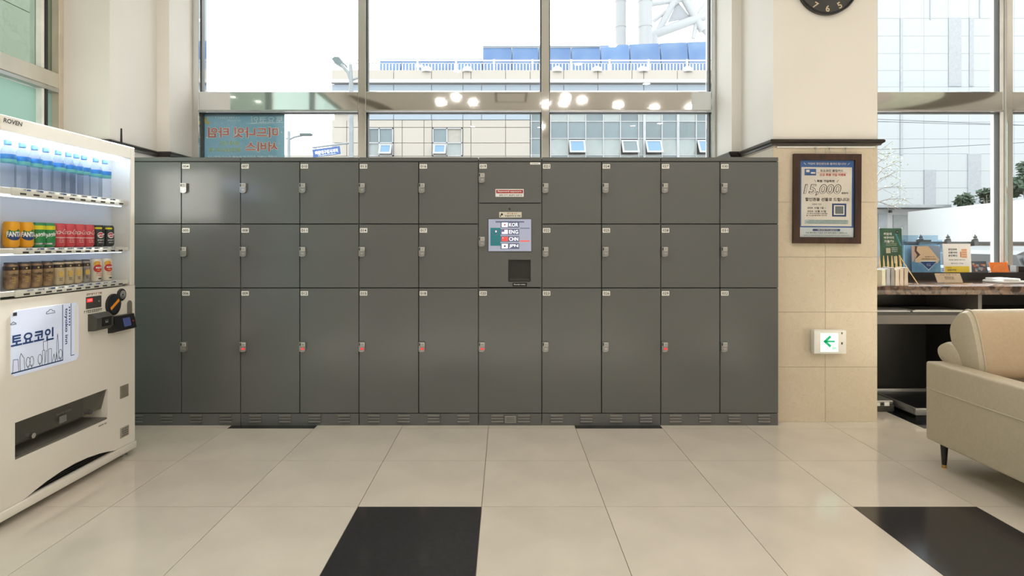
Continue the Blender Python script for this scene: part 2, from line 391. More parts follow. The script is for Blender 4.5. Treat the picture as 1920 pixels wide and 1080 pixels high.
# glazed partition on the machine's side
w3 = thing('window_3', (-3.2, 1.3, 0), kind='structure')
GX = -3.148
obj('jamb', MB().box(-3.3, 4.165, 0, GX + .004, 4.21, CEIL, 0, .004, 1), pm('beige_frame', srgb(206, 194, 176), .4), w3)
ys = [(-1.6, -1.54), (.45, .49), (2.25, 2.29), (4.045, 4.07)]
for a, b in ys:
    obj('mullion', MB().box(-3.24, a, 0, GX, b, 3.9, 0, .003, 1), M['gasket'] if a > 4 else M['steel2'], w3)
    if a > 4: obj('mullion_cap', MB().box(-3.24, a - .022, 0, GX - .005, a - .001, 3.9, 0, .003, 1), M['whitepvc'], w3)
segs = [(-1.54, .45), (.49, 2.25), (2.29, 4.022), (4.071, 4.164)]
obj('transom', MB().box(-3.25, -1.6, 2.365, GX + .003, 4.164, 2.472, 0, .004, 1), pm('satin_frame', srgb(202, 196, 184), .3, .3), w3)
obj('transom_lip', MB().box(-3.22, -1.6, 2.335, GX + .006, 4.164, 2.363, 0, .003, 1), M['steel2'], w3)
obj('sill', MB().box(-3.25, -1.6, 0, GX, 4.164, .08), M['steel2'], w3)
for a, b in segs:
    obj('pane', MB().box(-3.204, a, .08, -3.196, b, 2.33), M['gfr'], w3)
    obj('pane', MB().box(-3.204, a, 2.473, -3.196, b, 3.9), M['gup'], w3)
# alley wall behind the partition: pale stone slabs
al = thing('wall_alley', (-5.2, 2, 0), kind='structure')
obj('wall_core', MB().box(-5.4, -3, -.15, -5.22, 9, 5.2), M['wall'], al)
ap = None
slabm = marble('alley_stone', srgb(168, 168, 156), srgb(156, 157, 144), .4, 2.5, .06, srgb(174, 173, 162))
for iy in range(6):
    for iz in range(4):
        y0 = -3 + iy * 2.0; z0 = -.1 + iz * 1.3
        if ap is None: ap = obj('wall_slab', MB().box(-5.22, y0, z0, -5.2, y0 + 1.99, z0 + 1.288), slabm, al)
        else:
            t = ap.copy(); COL.objects.link(t); t.location = Vector((-5.21, y0 + .995, z0)) - al.location
obj('ground_alley', MB().box(-5.4, -3, -.3, -3.3, 9, -.15), pm('alley_concrete', srgb(170, 168, 160), .8), kind='structure')

# ---------------------------------------------------------------- ceiling lights
LENS = pm('lamp_lens', (1, .93, .82, 1), .4, emit=(1, .90, .78, 1), es=4)
def lamp(px, py):
    dz = (454 - py) / FPX; D = (CEIL - CZ) / dz
    return ((px - 946) / FPX * D, 2 * 5.133 - D)
spots = [lamp(827, 189), lamp(855, 180), lamp(887, 190), lamp(1023, 193), lamp(1057, 191), lamp(1061, 180), lamp(1091, 186), lamp(1159, 195), lamp(1227, 200), lamp(1294, 199)]
spots += [(-1.3, 2.7), (-.7, 2.4), (1.0, 2.0), (1.6, 1.7), (3.5, .3), (4.1, -.6), (-1.4, .7), (-.8, .4), (1.2, .8), (2.6, -.4), (4.6, .9), (5.6, 1.2), (6.2, 1.5), (3.2, -4.3), (3.8, -4.0), (.9, -4.5), (-.8, -4.4), (6.4, -4.2)]
t0 = None
for i, (x, y) in enumerate(spots):
    lab = '%s round ceiling downlight reflected in the steel window rail, counted from the glass poster' % ORD[i] if i < 10 else 'round recessed ceiling downlight above the lobby floor, outside the picture'
    if t0 is None:
        t0 = thing('ceiling_downlight', (x, y, CEIL), lab, 'light', 'recessed ceiling downlights')
        obj('trim_ring', MB().lathe([(.075, -.001), (.1, -.001), (.1, -.012), (.082, -.016), (.075, -.010)], (x, y, CEIL), 24), M['white'], t0, base=(x, y, CEIL))
        obj('lens', MB().lathe([(.076, -.006), (.06, -.010), (0.001, -.011)], (x, y, CEIL), 24), LENS, t0, base=(x, y, CEIL))
        L = bpy.data.lights.new('downlight_lamp', 'AREA'); L.shape = 'DISK'; L.size = .12; L.energy = SPOT_W; L.color = WARM
        lo = bpy.data.objects.new('downlight_lamp', L); COL.objects.link(lo); lo.parent = t0; lo.location = (0, 0, -.02)
    else: dup(t0, (x, y, CEIL), lab)
h = thing('ceiling_hatch', (.13, -1.6, CEIL), 'rectangular ceiling access hatch with a thin dark frame', 'hatch')
mb = MB()
for a in ((-.32, -.4, .32, -.36), (-.32, .36, .32, .4), (-.32, -.36, -.28, .36), (.28, -.36, .32, .36)): mb.box(.13 + a[0], -1.6 + a[1], CEIL - .012, .13 + a[2], -1.6 + a[3], CEIL)
obj('frame', mb, M['covedk'], h); obj('lid', MB().box(-.15, -1.96, CEIL - .008, .41, -1.24, CEIL), M['ceil'], h)

# ================================================================ LOCKERS
LY, LB = 4.125, 4.70; S = LY / FPX
lx = lambda px: (px - 946) * S
lz = lambda py: CZ + (454 - py) * S
G = .0028
def lock_mb(x, z, redlit=False, off=True):      # electronic lock, left edge x, centre z
    mb = MB(); y = LY - .001
    prof = [(0, .034), (.042, .034), (.042, -.022), (.036, -.031), (.026, -.034), (.010, -.034), (0, -.028)]
    mb.prism([(x + a, z + b) for a, b in prof], lambda u, v, a: (u, a, v), y, y - .02, 0)
    mb.box(x + .012, y - .024, z + .006, x + .040, y - .019, z + .031, 1, .002, 1)
    for i in range(3):
        for j in range(3): mb.box(x + .016 + .0078 * i, y - .0256, z + .0100 + .0065 * j, x + .0205 + .0078 * i, y - .0238, z + .0140 + .0065 * j, 2)
    mb.box(x + .003, y - .0215, z + .010, x + .010, y - .0195, z + .028, 3)
    mb.box(x + .014, y - .0222, z - .018, x + .034, y - .0195, z - .006, 4 if redlit else 5, .002, 1)
    mb.disc((x + .007, y - .0205, z - .022), EX, EZ, .0025, 3, 10)
    return mb
LM = [M['silver'], M['keypad'], M['dark'], M['black'], M['redled'], M['steel2']]
def plate_mb(x, z, num):
    mb = MB(); y = LY - .0006
    mb.box(x, y - .003, z - .016, x + .052, y, z + .016, 0, .002, 1)
    mb.text(num, .019, (x + .026, y - .003, z), EX, EZ, 1, wfit=.040, bold=.02)
    return mb
def louvre_mb(x0, x1, zc=None):
    mb = MB()
    for k in range(3):
        z = .026 + .020 * k
        mb.add([(x0, LY + .0005, z), (x1, LY + .0005, z), (x1, LY - .007, z - .002), (x0, LY - .007, z - .002), (x0, LY + .0005, z + .011), (x1, LY + .0005, z + .011)],
               [(0, 3, 2, 1), (3, 4, 5, 2), (0, 4, 3), (1, 2, 5)], 0)
    return mb
ROWS = [(303, 420, 353, 312), (420, 540, 472, 432), (540, 775, 650, 550)]
def cabinet(cols, nums, label, name='locker_cabinet', rows=None, group='grey locker cabinets in the bank'):
    a, b = lx(cols[0]), lx(cols[-1])
    t = thing(name, ((a + b) / 2, (LY + LB) / 2, 0), label, 'locker', group)
    g = .0025
    mb = MB().box(a + g, LY + .022, .086, b - g, LB, 1.872, 1)
    obj('carcass', mb, [M['lock'], M['lockin']], t)
    obj('top_panel', MB().box(a + g, LY, 1.849, b - g, LB, 1.876, 0, .0015, 1), M['lock'], t)
    pn = obj('plinth', MB().box(a + g, LY + .004, 0, b - g, LB, .083), M['lock'], t)
    obj('side_panel', MB().box(a + g * .6, LY + .012, .084, a + g + .006, LB, 1.848), M['lock'], t)
    obj('side_panel', MB().box(b - g - .006, LY + .012, .084, b - g * .6, LB, 1.848), M['lock'], t)
    n = 4 if len(cols) == 3 else 2
    for i in range(n):
        c = a + (b - a) * ((i + .5) / n) if n == 4 else a + (b - a) * (.30 if i == 0 else .72)
        obj('louvre', louvre_mb(c - .042, c + .042), M['slat'], pn)
    for ci in range(len(cols) - 1):
        x0, x1 = lx(cols[ci]), lx(cols[ci + 1])
        for ri, (y0, y1, yl, yn) in enumerate(rows or ROWS):
            z1, z0 = lz(y0), lz(y1)
            if name == 'locker_kiosk' and ri == 1: continue
            d = obj('door', MB().box(x0 + G, LY, z0 + G, x1 - G, LY + .021, z1 - G, 0, .0012, 1), M['lock'], t)
            num = nums[ci][ri]
            obj('number_plate', plate_mb(x0 + .007, lz(yn), num), [M['white'], M['ink']], d)
            rl = ri == 2 and num in ('009', '012', '015', '018', '020', '029')
            obj('electronic_lock', lock_mb(x0 + .003, lz(yl), rl), LM, d, label='lock with its red indicator lit' if rl else None)
    return t
cabinet([229, 340, 451], [['001', '002', '003'], ['004', '005', '006']], 'grey steel locker cabinet behind the vending machine, with doors 004 to 006')
cabinet([451, 562, 673], [['007', '008', '009'], ['010', '011', '012']], 'grey locker cabinet with doors 007 to 012, second from the vending machine')
cabinet([673, 785, 897], [['013', '014', '015'], ['016', '017', '018']], 'grey locker cabinet, doors 013 to 018, on the vending machine side of kiosk')
cabinet([1016, 1128, 1239], [['021', '022', '023'], ['024', '025', '026']], 'grey locker cabinet, doors 021 to 026, on the pillar side of kiosk')
cabinet([1239, 1350, 1460], [['027', '028', '029'], ['030', '031', '032']], 'grey steel locker cabinet with doors 027 to 032, against the stone pillar')
kt = cabinet([897, 1016], [['019', '', '020']], 'narrow grey locker kiosk with touch screen and doors 019 and 020', 'locker_kiosk', [(303, 381, 334, 312), (381, 539, 453, 432), (540, 775, 650, 550)])
x0, x1 = lx(897) + G, lx(1016) - G; z1, z0 = lz(381) - G, lz(539) + G
rx0, rx1, rz1, rz0 = lx(953), lx(995), lz(487), lz(528)
mb = MB().box(x0, LY, rz1, x1, LY + .021, z1).box(x0, LY, z0, x1, LY + .021, rz0).box(x0, LY, rz0, rx0, LY + .021, rz1).box(rx1, LY, rz0, x1, LY + .021, rz1)
kd = obj('control_panel', mb, M['lock'], kt)
mb = MB(); q = .0205
mb.box(rx0 - .004, LY + .02, rz0 - .004, rx1 + .004, LY + .0216, rz1 + .004)
obj('receipt_recess', mb, M['deskb'], kd)
obj('receipt_lip', MB().add([(rx0 + .002, LY + .019, rz0), (rx1 - .002, LY + .019, rz0), (rx1 - .002, LY - .004, rz0 + .004), (rx0 + .002, LY - .004, rz0 + .004), (rx0 + .01, LY + .019, rz0 + .022), (rx1 - .01, LY + .019, rz0 + .022)],
    [(0, 3, 2, 1), (3, 4, 5, 2), (0, 4, 3), (1, 2, 5), (0, 1, 5, 4)]), M['dark'], kd)
mb = MB().box(lx(961), LY - .003, lz(537), lx(988), LY, lz(530), 0, .001, 1).text('Receipt outlet', .009, (lx(974.5), LY - .003, lz(533.5)), EX, EZ, 1, wfit=.08)
obj('outlet_label', mb, [M['black'], M['paper']], kd)
obj('camera_hole', MB().disc((lx(955.5), LY - .0008, lz(392)), EX, EZ, .0075, 0, 16), M['black'], kd)
obj('electronic_lock', lock_mb(lx(897) + .003, lz(453)), LM, kd)
scm = [M['dark'], pm('screen_glow', srgb(150, 154, 172), .25, emit=srgb(150, 156, 178), es=.55, var=.05), pm('screen_teal', srgb(30, 110, 115), .3, emit=srgb(28, 112, 118), es=.5),
       pm('screen_white', srgb(250, 250, 255), .3, emit=srgb(240, 242, 250), es=.9), pm('screen_red', srgb(225, 80, 70), .3, emit=srgb(230, 80, 70), es=.7),
       pm('screen_pink', srgb(236, 190, 208), .3, emit=srgb(236, 190, 208), es=.7), pm('screen_navy', srgb(90, 94, 120), .3, emit=srgb(84, 88, 118), es=.5)]
sx0, sx1, sz1, sz0 = lx(916), lx(996), lz(411), lz(471); cx = (sx0 + sx1) / 2
mb = MB().box(sx0 - .004, LY - .006, sz0 - .004, sx1 + .004, LY, sz1 + .004, 0, .002, 1); yy = LY - .0062
mb.rect(((sx0 + sx1) / 2, yy, (sz0 + sz1) / 2), EX, EZ, sx1 - sx0, sz1 - sz0, 1)
mb.rect((lx(929), yy - .0004, lz(444)), EX, EZ, lx(938) - lx(919), .125, 2)
mb.disc((lx(929.5), yy - .0008, lz(436)), EX, EZ, .021, 6, 20).disc((lx(929.5), yy - .0012, lz(436)), EX, EZ, .015, 2, 20).rect((lx(930), yy - .0016, lz(434)), EX, EZ, .008, .012, 3)
mb.greek((lx(929), yy - .0008, lz(450)), EX, EZ, .05, .010, 6, 3, lines=2)
mb.rect((lx(984), yy - .0004, lz(452)), EX, EZ, lx(993) - lx(975), .008, 4).rect((lx(984), yy - .0004, lz(428)), EX, EZ, lx(993) - lx(975), .006, 6)
mb.rect((lx(956), yy - .0004, lz(416)), EX, EZ, .20, .010, 6)
for i, (nm, fm) in enumerate((('KOR', 3), ('ENG', 5), ('CHN', 4), ('JPN', 3))):
    z = lz(421.5 + 13.3 * i); c = (lx(946.5), yy - .0012, z)
    mb.rect((lx(956), yy - .0006, z), EX, EZ, .13, .040, 6)
    mb.rect(c, EX, EZ, .043, .030, fm)
    if nm == 'KOR': mb.disc((c[0], c[1] - .0006, z), EX, EZ, .007, 6, 14).disc((c[0], c[1] - .001, z + .002), EX, EZ, .005, 4, 12)
    if nm == 'JPN': mb.disc((c[0], c[1] - .0006, z), EX, EZ, .008, 6, 16)
    if nm == 'ENG':
        for k in range(3): mb.rect((c[0], c[1] - .0006, z - .010 + .009 * k), EX, EZ, .043, .004, 3)
        mb.rect((c[0] - .012, c[1] - .001, z + .007), EX, EZ, .018, .015, 6)
    if nm == 'CHN': mb.disc((c[0] - .013, c[1] - .0006, z + .007), EX, EZ, .004, 5, 5)
    mb.text(nm, .026, (lx(963), yy - .0012, z), EX, EZ, 3, wfit=.063, bold=.012)
obj('touch_screen', mb, scm, kd)
mb = MB().box(lx(936), LY - .0015, lz(408), lx(978), LY, lz(397.5), 0, .0005, 1)
mb.greek((lx(960), LY - .0015, lz(400.5)), EX, EZ, .08, .010, 1, 5).greek((lx(961), LY - .0015, lz(405)), EX, EZ, .11, .012, 2, 6)
mb.disc((lx(941), LY - .0016, lz(402)), EX, EZ, .008, 2, 10).rect((lx(938.5), LY - .0016, lz(405)), EX, EZ, .006, .012, 2)
obj('notice_sticker', mb, [pm('cream_sticker', srgb(222, 218, 204), .5), M['red'], M['ink']], kd)
dtop = [c for c in kt.children if c.name.startswith('door')][0]
mb = MB().box(lx(929), LY - .0015, lz(369), lx(982), LY, lz(354.5), 0, .0005, 1)
mb.rect((lx(955.5), LY - .0016, lz(359.3)), EX, EZ, lx(981) - lx(930.5), .024, 1).text('Password exposure', .015, (lx(955.5), LY - .002, lz(359.3)), EX, EZ, 0, wfit=.165, bold=.02)
mb.greek((lx(955.5), LY - .0015, lz(366)), EX, EZ, .17, .010, 2, 8)
obj('warning_sticker', mb, [M['paper'], M['red'], M['ink']], dtop)
mb = MB().box(lx(994), LY - .0015, lz(308.5), lx(1013), LY, lz(304.5)).greek((lx(1003.5), LY - .0015, lz(306.5)), EX, EZ, .05, .006, 1, 2)
obj('asset_sticker', mb, [M['paper'], M['dark']], dtop)
kp = [c for c in kt.children if c.name.startswith('plinth')][0]
mb = MB().box(lx(946.5), LY - .004, lz(793), lx(967.5), LY + .004, lz(780), 0, .001, 1)
for k in range(3): mb.rect((lx(957), LY - .0041, lz(783.5 + 3 * k)), EX, EZ, .06, .003, 1)
obj('rating_plate', mb, [M['silver'], M['dark']], kp)

# ================================================================ VENDING MACHINE (front faces +X)
VX = -2.25; V0, V1 = 2.585, 3.59
VY = lambda px, x=VX: -x * FPX / (946 - px)
vm = thing('vending_machine', (-2.61, (V0 + V1) / 2, 0), 'white drinks vending machine with lit display window', 'vending machine')
obj('body', MB().box(-2.97, V0, .045, -2.402, V1, 1.850, 0, .006, 2), M['vend'], vm)
D0, D1, DZ0, DZ1 = 2.635, 3.55, 1.022, 1.783
mb = MB().box(-2.40, V0, DZ0 - .0, VX, D0, 1.856, 0, .004, 1).box(-2.40, D1, DZ0, VX, V1, 1.856, 0, .004, 1).box(-2.40, D0 - .002, DZ1, VX, D1 + .002, 1.856, 0, .004, 1)
hd = obj('display_frame', mb, M['vend'], vm)
mb = MB().text('ROVEN', .021, (VX, 2.70, 1.832), EY, EZ, 0, wfit=.105, bold=.03, shear=.15)
obj('maker_lettering', mb, M['dark'], hd)
obj('display_back', MB().box(-2.401, D0, DZ0, -2.365, D1, DZ1), M['vendin'], vm)
LED = pm('led_tube', (.9, .95, 1, 1), .4, emit=(.66, .79, 1, 1), es=14)
led2 = pm('led_tube_soft', (.9, .95, 1, 1), .4, emit=(.66, .79, 1, 1), es=2.5)
obj('led_tube', MB().cyl((-2.285, D0 + .03, 1.768), (-2.285, D1 - .03, 1.768), .008, n=10), LED, vm)
# lower door with the delivery opening and the arched grille
O0, O1, OZ0, OZ1 = 2.711, 3.345, .28, .452
fx = lambda u, v, a: (a, u, v)
mb = MB()
ar = [(2.76, .078), (2.82, .092), (2.90, .108), (3.0, .120), (3.09, .124), (3.18, .120), (3.28, .108), (3.35, .094), (3.41, .078)]
mb.prism([(V0, .078)] + ar + [(V1, .078), (V1, OZ0), (V0, OZ0)], fx, -2.40, VX)
mb.box(-2.40, V0, OZ1, VX, V1, DZ0).box(-2.40, V0, OZ0, VX, O0, OZ1).box(-2.40, O1, OZ0, VX, V1, OZ1)
ld = obj('lower_door', mb, M['vend'], vm, fix=False)
kk = obj('kick_panel', MB().box(-2.40, V0, .036, VX + .012, V1, .076, 0, .004, 2), M['vend'], vm)
mb = MB().box(-2.39, 2.74, .077, -2.33, 3.43, .13)
for k in range(4): mb.box(-2.335, 2.76, .08 + .010 * k, -2.265, 3.41, .0835 + .010 * k)
obj('bottom_grille', mb, M['black'], vm)
obj('delivery_bin', MB().box(-2.399, O0, OZ0, -2.39, O1, OZ1).box(-2.39, O0, OZ0, -2.256, O1, OZ0 + .01), pm('bin_grey', srgb(104, 102, 96), .45), vm)
mb = MB(); fpp = [(-2.262, OZ1 - .002), (-2.256, OZ1 - .002), (-2.285, OZ0 + .06), (-2.291, OZ0 + .06)]
mb.prism(fpp, lambda u, v, a: (u, a, v), O0 + .004, O1 - .004)
flap = obj('delivery_flap', mb, glass('smoked_acrylic', (.66, .66, .63, 1), 0, .12, (.5, .5, .45, 1)), vm, fix=True)
for (yy_, zz_) in ((2.84, .352), (3.235, .352)): obj('flap_button', MB().cyl((-2.30, yy_, zz_), (-2.266, yy_, zz_), .013, n=14), M['chrome'], flap)
obj('push_sticker', MB().rect((-2.268, 3.03, .375), EY, EZ, .05, .036, 0).greek((-2.267, 3.03, .408), EY, EZ, .11, .010, 0, 4), M['silver'], flap)
mb = MB().greek((VX, 3.30, .262), EY, EZ, .07, .008, 0, 11)
obj('door_lettering', mb, M['silver'], ld)
# framed advert in the lower door
lcd = MB(); a0, a1, c0, c1 = 2.687, 3.114, .665, .967
lcd.prism([(a0 + .02, c0), (a1 - .02, c0), (a1, c0 + .02), (a1, c1 - .02), (a1 - .02, c1), (a0 + .02, c1), (a0, c1 - .02), (a0, c0 + .02)], fx, VX - .002, VX + .002, 0)
o_ = Vector((VX + .002, a0, c0)); Wd, Hd = a1 - a0, c1 - c0
def L(pts, wd, m=1): lcd.line(o_, EY, EZ, [(u * Wd, v * Hd) for u, v in pts], wd, m)
L([(.01, .06), (.735, .06)], .006); L([(.735, .06), (.735, .985)], .004); L([(.87, .10), (.87, .99)], .004); L([(.87, .10), (.92, .10)], .003, 2)
lcd.rect(o_ + EY * .957 * Wd + EZ * .53 * Hd, EY, EZ, .05 * Wd, .84 * Hd, 3)
lcd.text('토요코인', .062, o_ + EY * .295 * Wd + EZ * .545 * Hd, EY, EZ, 1, wfit=.255, bold=.03, lift=.001)
lcd.text('toyoko inn', .026, o_ + EY * .79 * Wd + EZ * .62 * Hd, -EZ, EY, 1, wfit=.185, bold=.02, lift=.001)
for k in range(7): lcd.rect(o_ + EY * .845 * Wd + EZ * (.93 - .05 * k) * Hd, EY, EZ, .008, .008, 1)
def cloud(u, v, s):
    P = [(-1, 0), (-.95, .45), (-.5, .6), (-.2, 1), (.25, .95), (.45, .55), (.9, .45), (1, 0), (-1, 0)]
    L([(u + x * s, v + y * s) for x, y in P], .0022, 2)
cloud(.55, .88, .065); cloud(.0 + .03, .80, .035); lcd.rect(o_ + EY * .05 * Wd + EZ * .95 * Hd, EY, EZ, .022, .016, 2)
def sky(P): L(P, .0022, 2)
sky([(.02, .06), (.03, .26), (.09, .25), (.10, .06)]); sky([(.12, .06), (.115, .28), (.13, .33), (.17, .25), (.18, .06)])
for u in (.225, .275, .39, .70): sky([(u + .028 * math.cos(2 * PI * k / 10), .17 + .08 * math.sin(2 * PI * k / 10)) for k in range(11)]); sky([(u, .06), (u, .12)])
sky([(.42, .06), (.43, .30), (.46, .30), (.46, .06)]); sky([(.445, .30), (.44, .44), (.50, .44), (.50, .07)]); sky([(.47, .10), (.48, .28), (.50, .28)])
sky([(.52, .06), (.52, .30), (.56, .30), (.56, .06)]); sky([(.57, .06), (.60, .20), (.62, .06), (.64, .22), (.655, .06)]); sky([(.64, .10), (.645, .40), (.655, .52), (.665, .40), (.675, .09)])
obj('advert_panel', lcd, [pm('advert_backlit', srgb(206, 214, 232), .35, emit=srgb(196, 206, 232), es=.28, var=.02), M['navy'], M['ink'], M['paper']], vm)
# money and card units
mb = MB().box(VX - .01, 3.17, .922, VX + .003, 3.29, .987, 0, .002, 1).rect((VX + .0035, 3.195, .968), EY, EZ, .044, .02, 1).disc((VX + .0032, 3.268, .957), EY, EZ, .006, 2, 12)
mb.text('100', .011, (VX + .004, 3.195, .968), EY, EZ, 3, wfit=.03)
obj('price_display', mb, [M['dark'], M['redled'], M['silver'], M['paper']], vm)
obj('unit_lettering', MB().greek((VX, 3.228, 1.000), EY, EZ, .13, .012, 0, 21).greek((VX, 3.225, .908), EY, EZ, .14, .014, 1, 22), [pm('red_brown_ink', srgb(160, 110, 96), .6), M['dark']], ld)
mb = MB(); mb.prism([(VX - .01, .80), (VX + .035, .802), (VX + .05, .82), (VX + .05, .87), (VX + .02, .893), (VX - .01, .893)], lambda u, v, a: (u, a, v), 3.185, 3.318, 0)
mb.rect((VX + .0502, 3.262, .846), EY, EZ, .08, .05, 1).rect((VX + .0506, 3.262, .846), EY, EZ, .022, .016, 2).rect((VX + .051, 3.262, .85), EY, EZ, .014, .006, 1)
obj('card_reader', mb, [M['dark'], M['black'], M['silver']], vm, fix=True)
def dome(y, z, r, x1, m=0, n=28): return [[(VX + a, y + rr * math.cos(2 * PI * k / n), z + rr * math.sin(2 * PI * k / n)) for k in range(n)] for a, rr in ((-.005, r), (x1 * .7, r), (x1, r * .9), (x1, .001))]
def addd(mb, rows, m):
    n = len(rows[0]); mb.add([p for r_ in rows for p in r_], [(i * n + k, i * n + (k + 1) % n, (i + 1) * n + (k + 1) % n, (i + 1) * n + k) for i in range(len(rows) - 1) for k in range(n)], m, True)
mb = MB(); addd(mb, dome(3.385, .925, .062, .014), 0); addd(mb, dome(3.458, .975, .036, .012), 0); mb.disc((VX + .0125, 3.458, .975), EY, EZ, .026, 1, 20); mb.disc((VX + .013, 3.458, .975), EY, EZ, .006, 2, 10)
mb.disc((VX + .0142, 3.385, .925), EY, EZ, .047, 2, 24)
mb.line((VX + .0146, 3.385, .925), EY, EZ, [(-.028, -.018), (.03, .02)], .017, 3)
cm = obj('coin_mechanism', mb, [M['black'], M['chrome'], pm('coin_navy', srgb(30, 34, 44), .3), M['orange']], vm, label='round coin unit with an orange return lever')
mb = MB(); mb.prism([(3.535 + .020 * math.cos(a), (.91 if math.sin(a) > 0 else .862) + .024 * math.sin(a)) for a in [2 * PI * k / 24 for k in range(24)]], fx, VX - .002, VX + .006)
obj('key_cover', mb, pm('grey_cover', srgb(120, 116, 110), .45), vm, fix=True)
mb = MB(); mb.prism([(VX - .008, .765), (VX + .03, .768), (VX + .05, .775), (VX + .034, .858), (VX - .008, .858)], lambda u, v, a: (u, a, v), 3.345, 3.528, 0)
up = Vector((-.016, 0, .083)).normalized(); cpt = Vector((VX + .0425, 3.45, .8165))
mb.rect(cpt, EY, up, .066, .05, 1).rect(cpt + EY * .058, EY, up, .012, .008, 2)
obj('payment_terminal', mb, [M['black'], pm('terminal_screen', srgb(62, 72, 112), .2, emit=srgb(62, 76, 130), es=.3), M['red']], vm, fix=True)
obj('lock_plate', MB().box(VX - .002, 3.45, .365, VX + .004, 3.525, .438, 0, .001, 1), pm('plate_bronze', srgb(150, 142, 130), .4, .3), vm)
mb = MB().box(VX - .002, 3.452, .132, VX + .003, 3.53, .192, 0, .001, 1).greek((VX + .003, 3.491, .162), EY, EZ, .06, .007, 1, 9, lines=4)
obj('rating_plate', mb, [pm('plate_grey', srgb(168, 162, 152), .4), M['dark']], vm)
for (y, x) in ((2.65, -2.29), (3.545, -2.29), (2.65, -2.92), (3.545, -2.92)):
    obj('foot', MB().cyl((x, y, 0), (x, y, .008), .022, n=16).cyl((x, y, .008), (x, y, .05), .007, n=8).cyl((x, y, .018), (x, y, .026), .015, n=6), M['steel2'], vm)
obj('antenna', MB().tube([(-2.29, 3.525, 1.855), (-2.29, 3.525, 1.962)], [.007, .005], 8).cyl((-2.29, 3.525, 1.853), (-2.29, 3.525, 1.866), .016, n=12), M['black'], vm)
for nm, za, zb, a, b in (('top', 1.497, 1.535, 2.70, 3.485), ('mid', 1.225, 1.256, 2.715, 3.48), ('low', 1.028, 1.060, 2.72, 3.48)):
    sh = obj('shelf', MB().box(-2.366, D0 + .006, za + .006, -2.262, D1 - .004, zb - .002, 0, .002, 1), M['vend'], vm)
    obj('button_rail', MB().box(-2.264, a, za, -2.252, b, zb, 0, .004, 2), M['vend'], sh)
    tm = MB(); n = 11 if nm != 'top' else 10
    for k in range(n):
        y = a + .06 + (b - a - .08) * k / (n - 1)
        tm.rect((-2.2519, y, za + (zb - za) * .30), EY, EZ, .036, .0085, 0)
    obj('select_buttons', tm, M['dark'], sh)
    pm_ = MB()
    for k in range(n - 1):
        y = a + .08 + (b - a - .1) * k / (n - 1); o2 = (-2.2518, y, za + (zb - za) * .80)
        pm_.rect(o2, EY, EZ, .05, .0085, 0).greek((o2[0] + .0006, o2[1], o2[2]), EY, EZ, .04, .007, 1, k + za * 99)
        if R.random() < .35: pm_.rect((o2[0] + .001, y + .012, o2[2]), EY, EZ, .022, .006, 2)
    obj('price_tags', pm_, [M['paper'], M['navy'], M['blue']], sh)
    if nm != 'low': obj('led_strip', MB().box(-2.30, D0 + .03, za - .004, -2.285, D1 - .03, za + .004), led2, sh)
obj('display_glass', MB().box(-2.2505, D0 - .002, DZ0 - .001, -2.2475, D1 + .002, DZ1 + .001), M['vglass'], vm)

# ---------------------------------------------------------------- drinks in the display
bott = glass('clear_bottle', (.97, .985, 1, 1), .05, .06, (.92, .96, 1, 1), 1.22)
lblue = pm('bottle_label_blue', srgb(64, 160, 220), .4, c2=srgb(40, 120, 205), scale=30); lgreen = pm('bottle_label_green', srgb(120, 205, 205), .4)
BX = -2.313; ZS = 1.536
b0 = None
for i, px in enumerate((20, 47, 70, 91, 114, 133, 148, 162, 184, 201)):
    y = 2.30 * FPX / (946 - px); lab = '%s blue-capped water bottle on the top shelf, counting from the machine\'s lettered end' % ORD[i]
    if b0: dup(b0, (BX, y, ZS), lab); continue
    b0 = thing('water_bottle', (BX, y, ZS), lab, 'bottle', 'water bottles on the top shelf'); c = (BX, y, ZS)
    pr_ = [(0, .001), (.026, .001), (.031, .006)]
    for k in range(6): pr_ += [(.0315, .014 + .017 * k), (.0290, .0225 + .017 * k)]
    pr_ += [(.0315, .120), (.0315, .152), (.030, .162), (.024, .178), (.0145, .195), (.0135, .204)]
    obj('bottle_body', MB().lathe(pr_, c, 18), bott, b0, base=c)
    obj('wrap_label', MB().lathe([(.0316, .117), (.0322, .118), (.0322, .132)], c, 18, 1).lathe([(.0322, .132), (.0322, .154), (.0316, .155)], c, 18, 0), [lblue, lgreen], b0, base=c)
    obj('cap', MB().lathe([(.0136, .200), (.0150, .201), (.0150, .219), (.0138, .222), (.0, .222)], c, 18), pm('cap_blue', srgb(120, 170, 225), .4), b0, base=c)
def can_body(c, r, h, m=0):
    return MB().lathe([(0, .002), (r * .74, .001), (r * .80, .004), (r, .013), (r, h - .012), (r * .86, h - .003), (r * .86, h), (r * .80, h), (r * .79, h - .004), (0, h - .004)], c, 22, m)
def wdisc(mb, c, r, y0, z0, ra, rb, m, lift, n=24):      # ellipse printed round the can
    rings = [(0, 1)] if 0 else [.001, .34, .67, 1.0]; vs = []
    for k_ in rings:
        for i in range(n):
            a = 2 * PI * i / n; t = (y0 + ra * k_ * math.cos(a)) / r; vs.append((c[0] + (r + lift) * math.cos(t), c[1] + (r + lift) * math.sin(t), c[2] + z0 + rb * k_ * math.sin(a)))
    return mb.add(vs, [(j * n + i, (j + 1) * n + i, (j + 1) * n + (i + 1) % n, j * n + (i + 1) % n) for j in range(3) for i in range(n)], m, True)
def arcband(mb, c, r, z0, z1, a0, a1, m, n=10):
    vs = []; fs = []
    for k in range(n + 1):
        a = a0 + (a1 - a0) * k / n
        for z in (z0, z1): vs.append((c[0] + r * math.cos(a), c[1] + r * math.sin(a), c[2] + z))
    for k in range(n): fs.append((2 * k, 2 * k + 2, 2 * k + 3, 2 * k + 1))
    return mb.add(vs, fs, m, True)
alu = pm('aluminium', srgb(205, 205, 205), .25, .9)
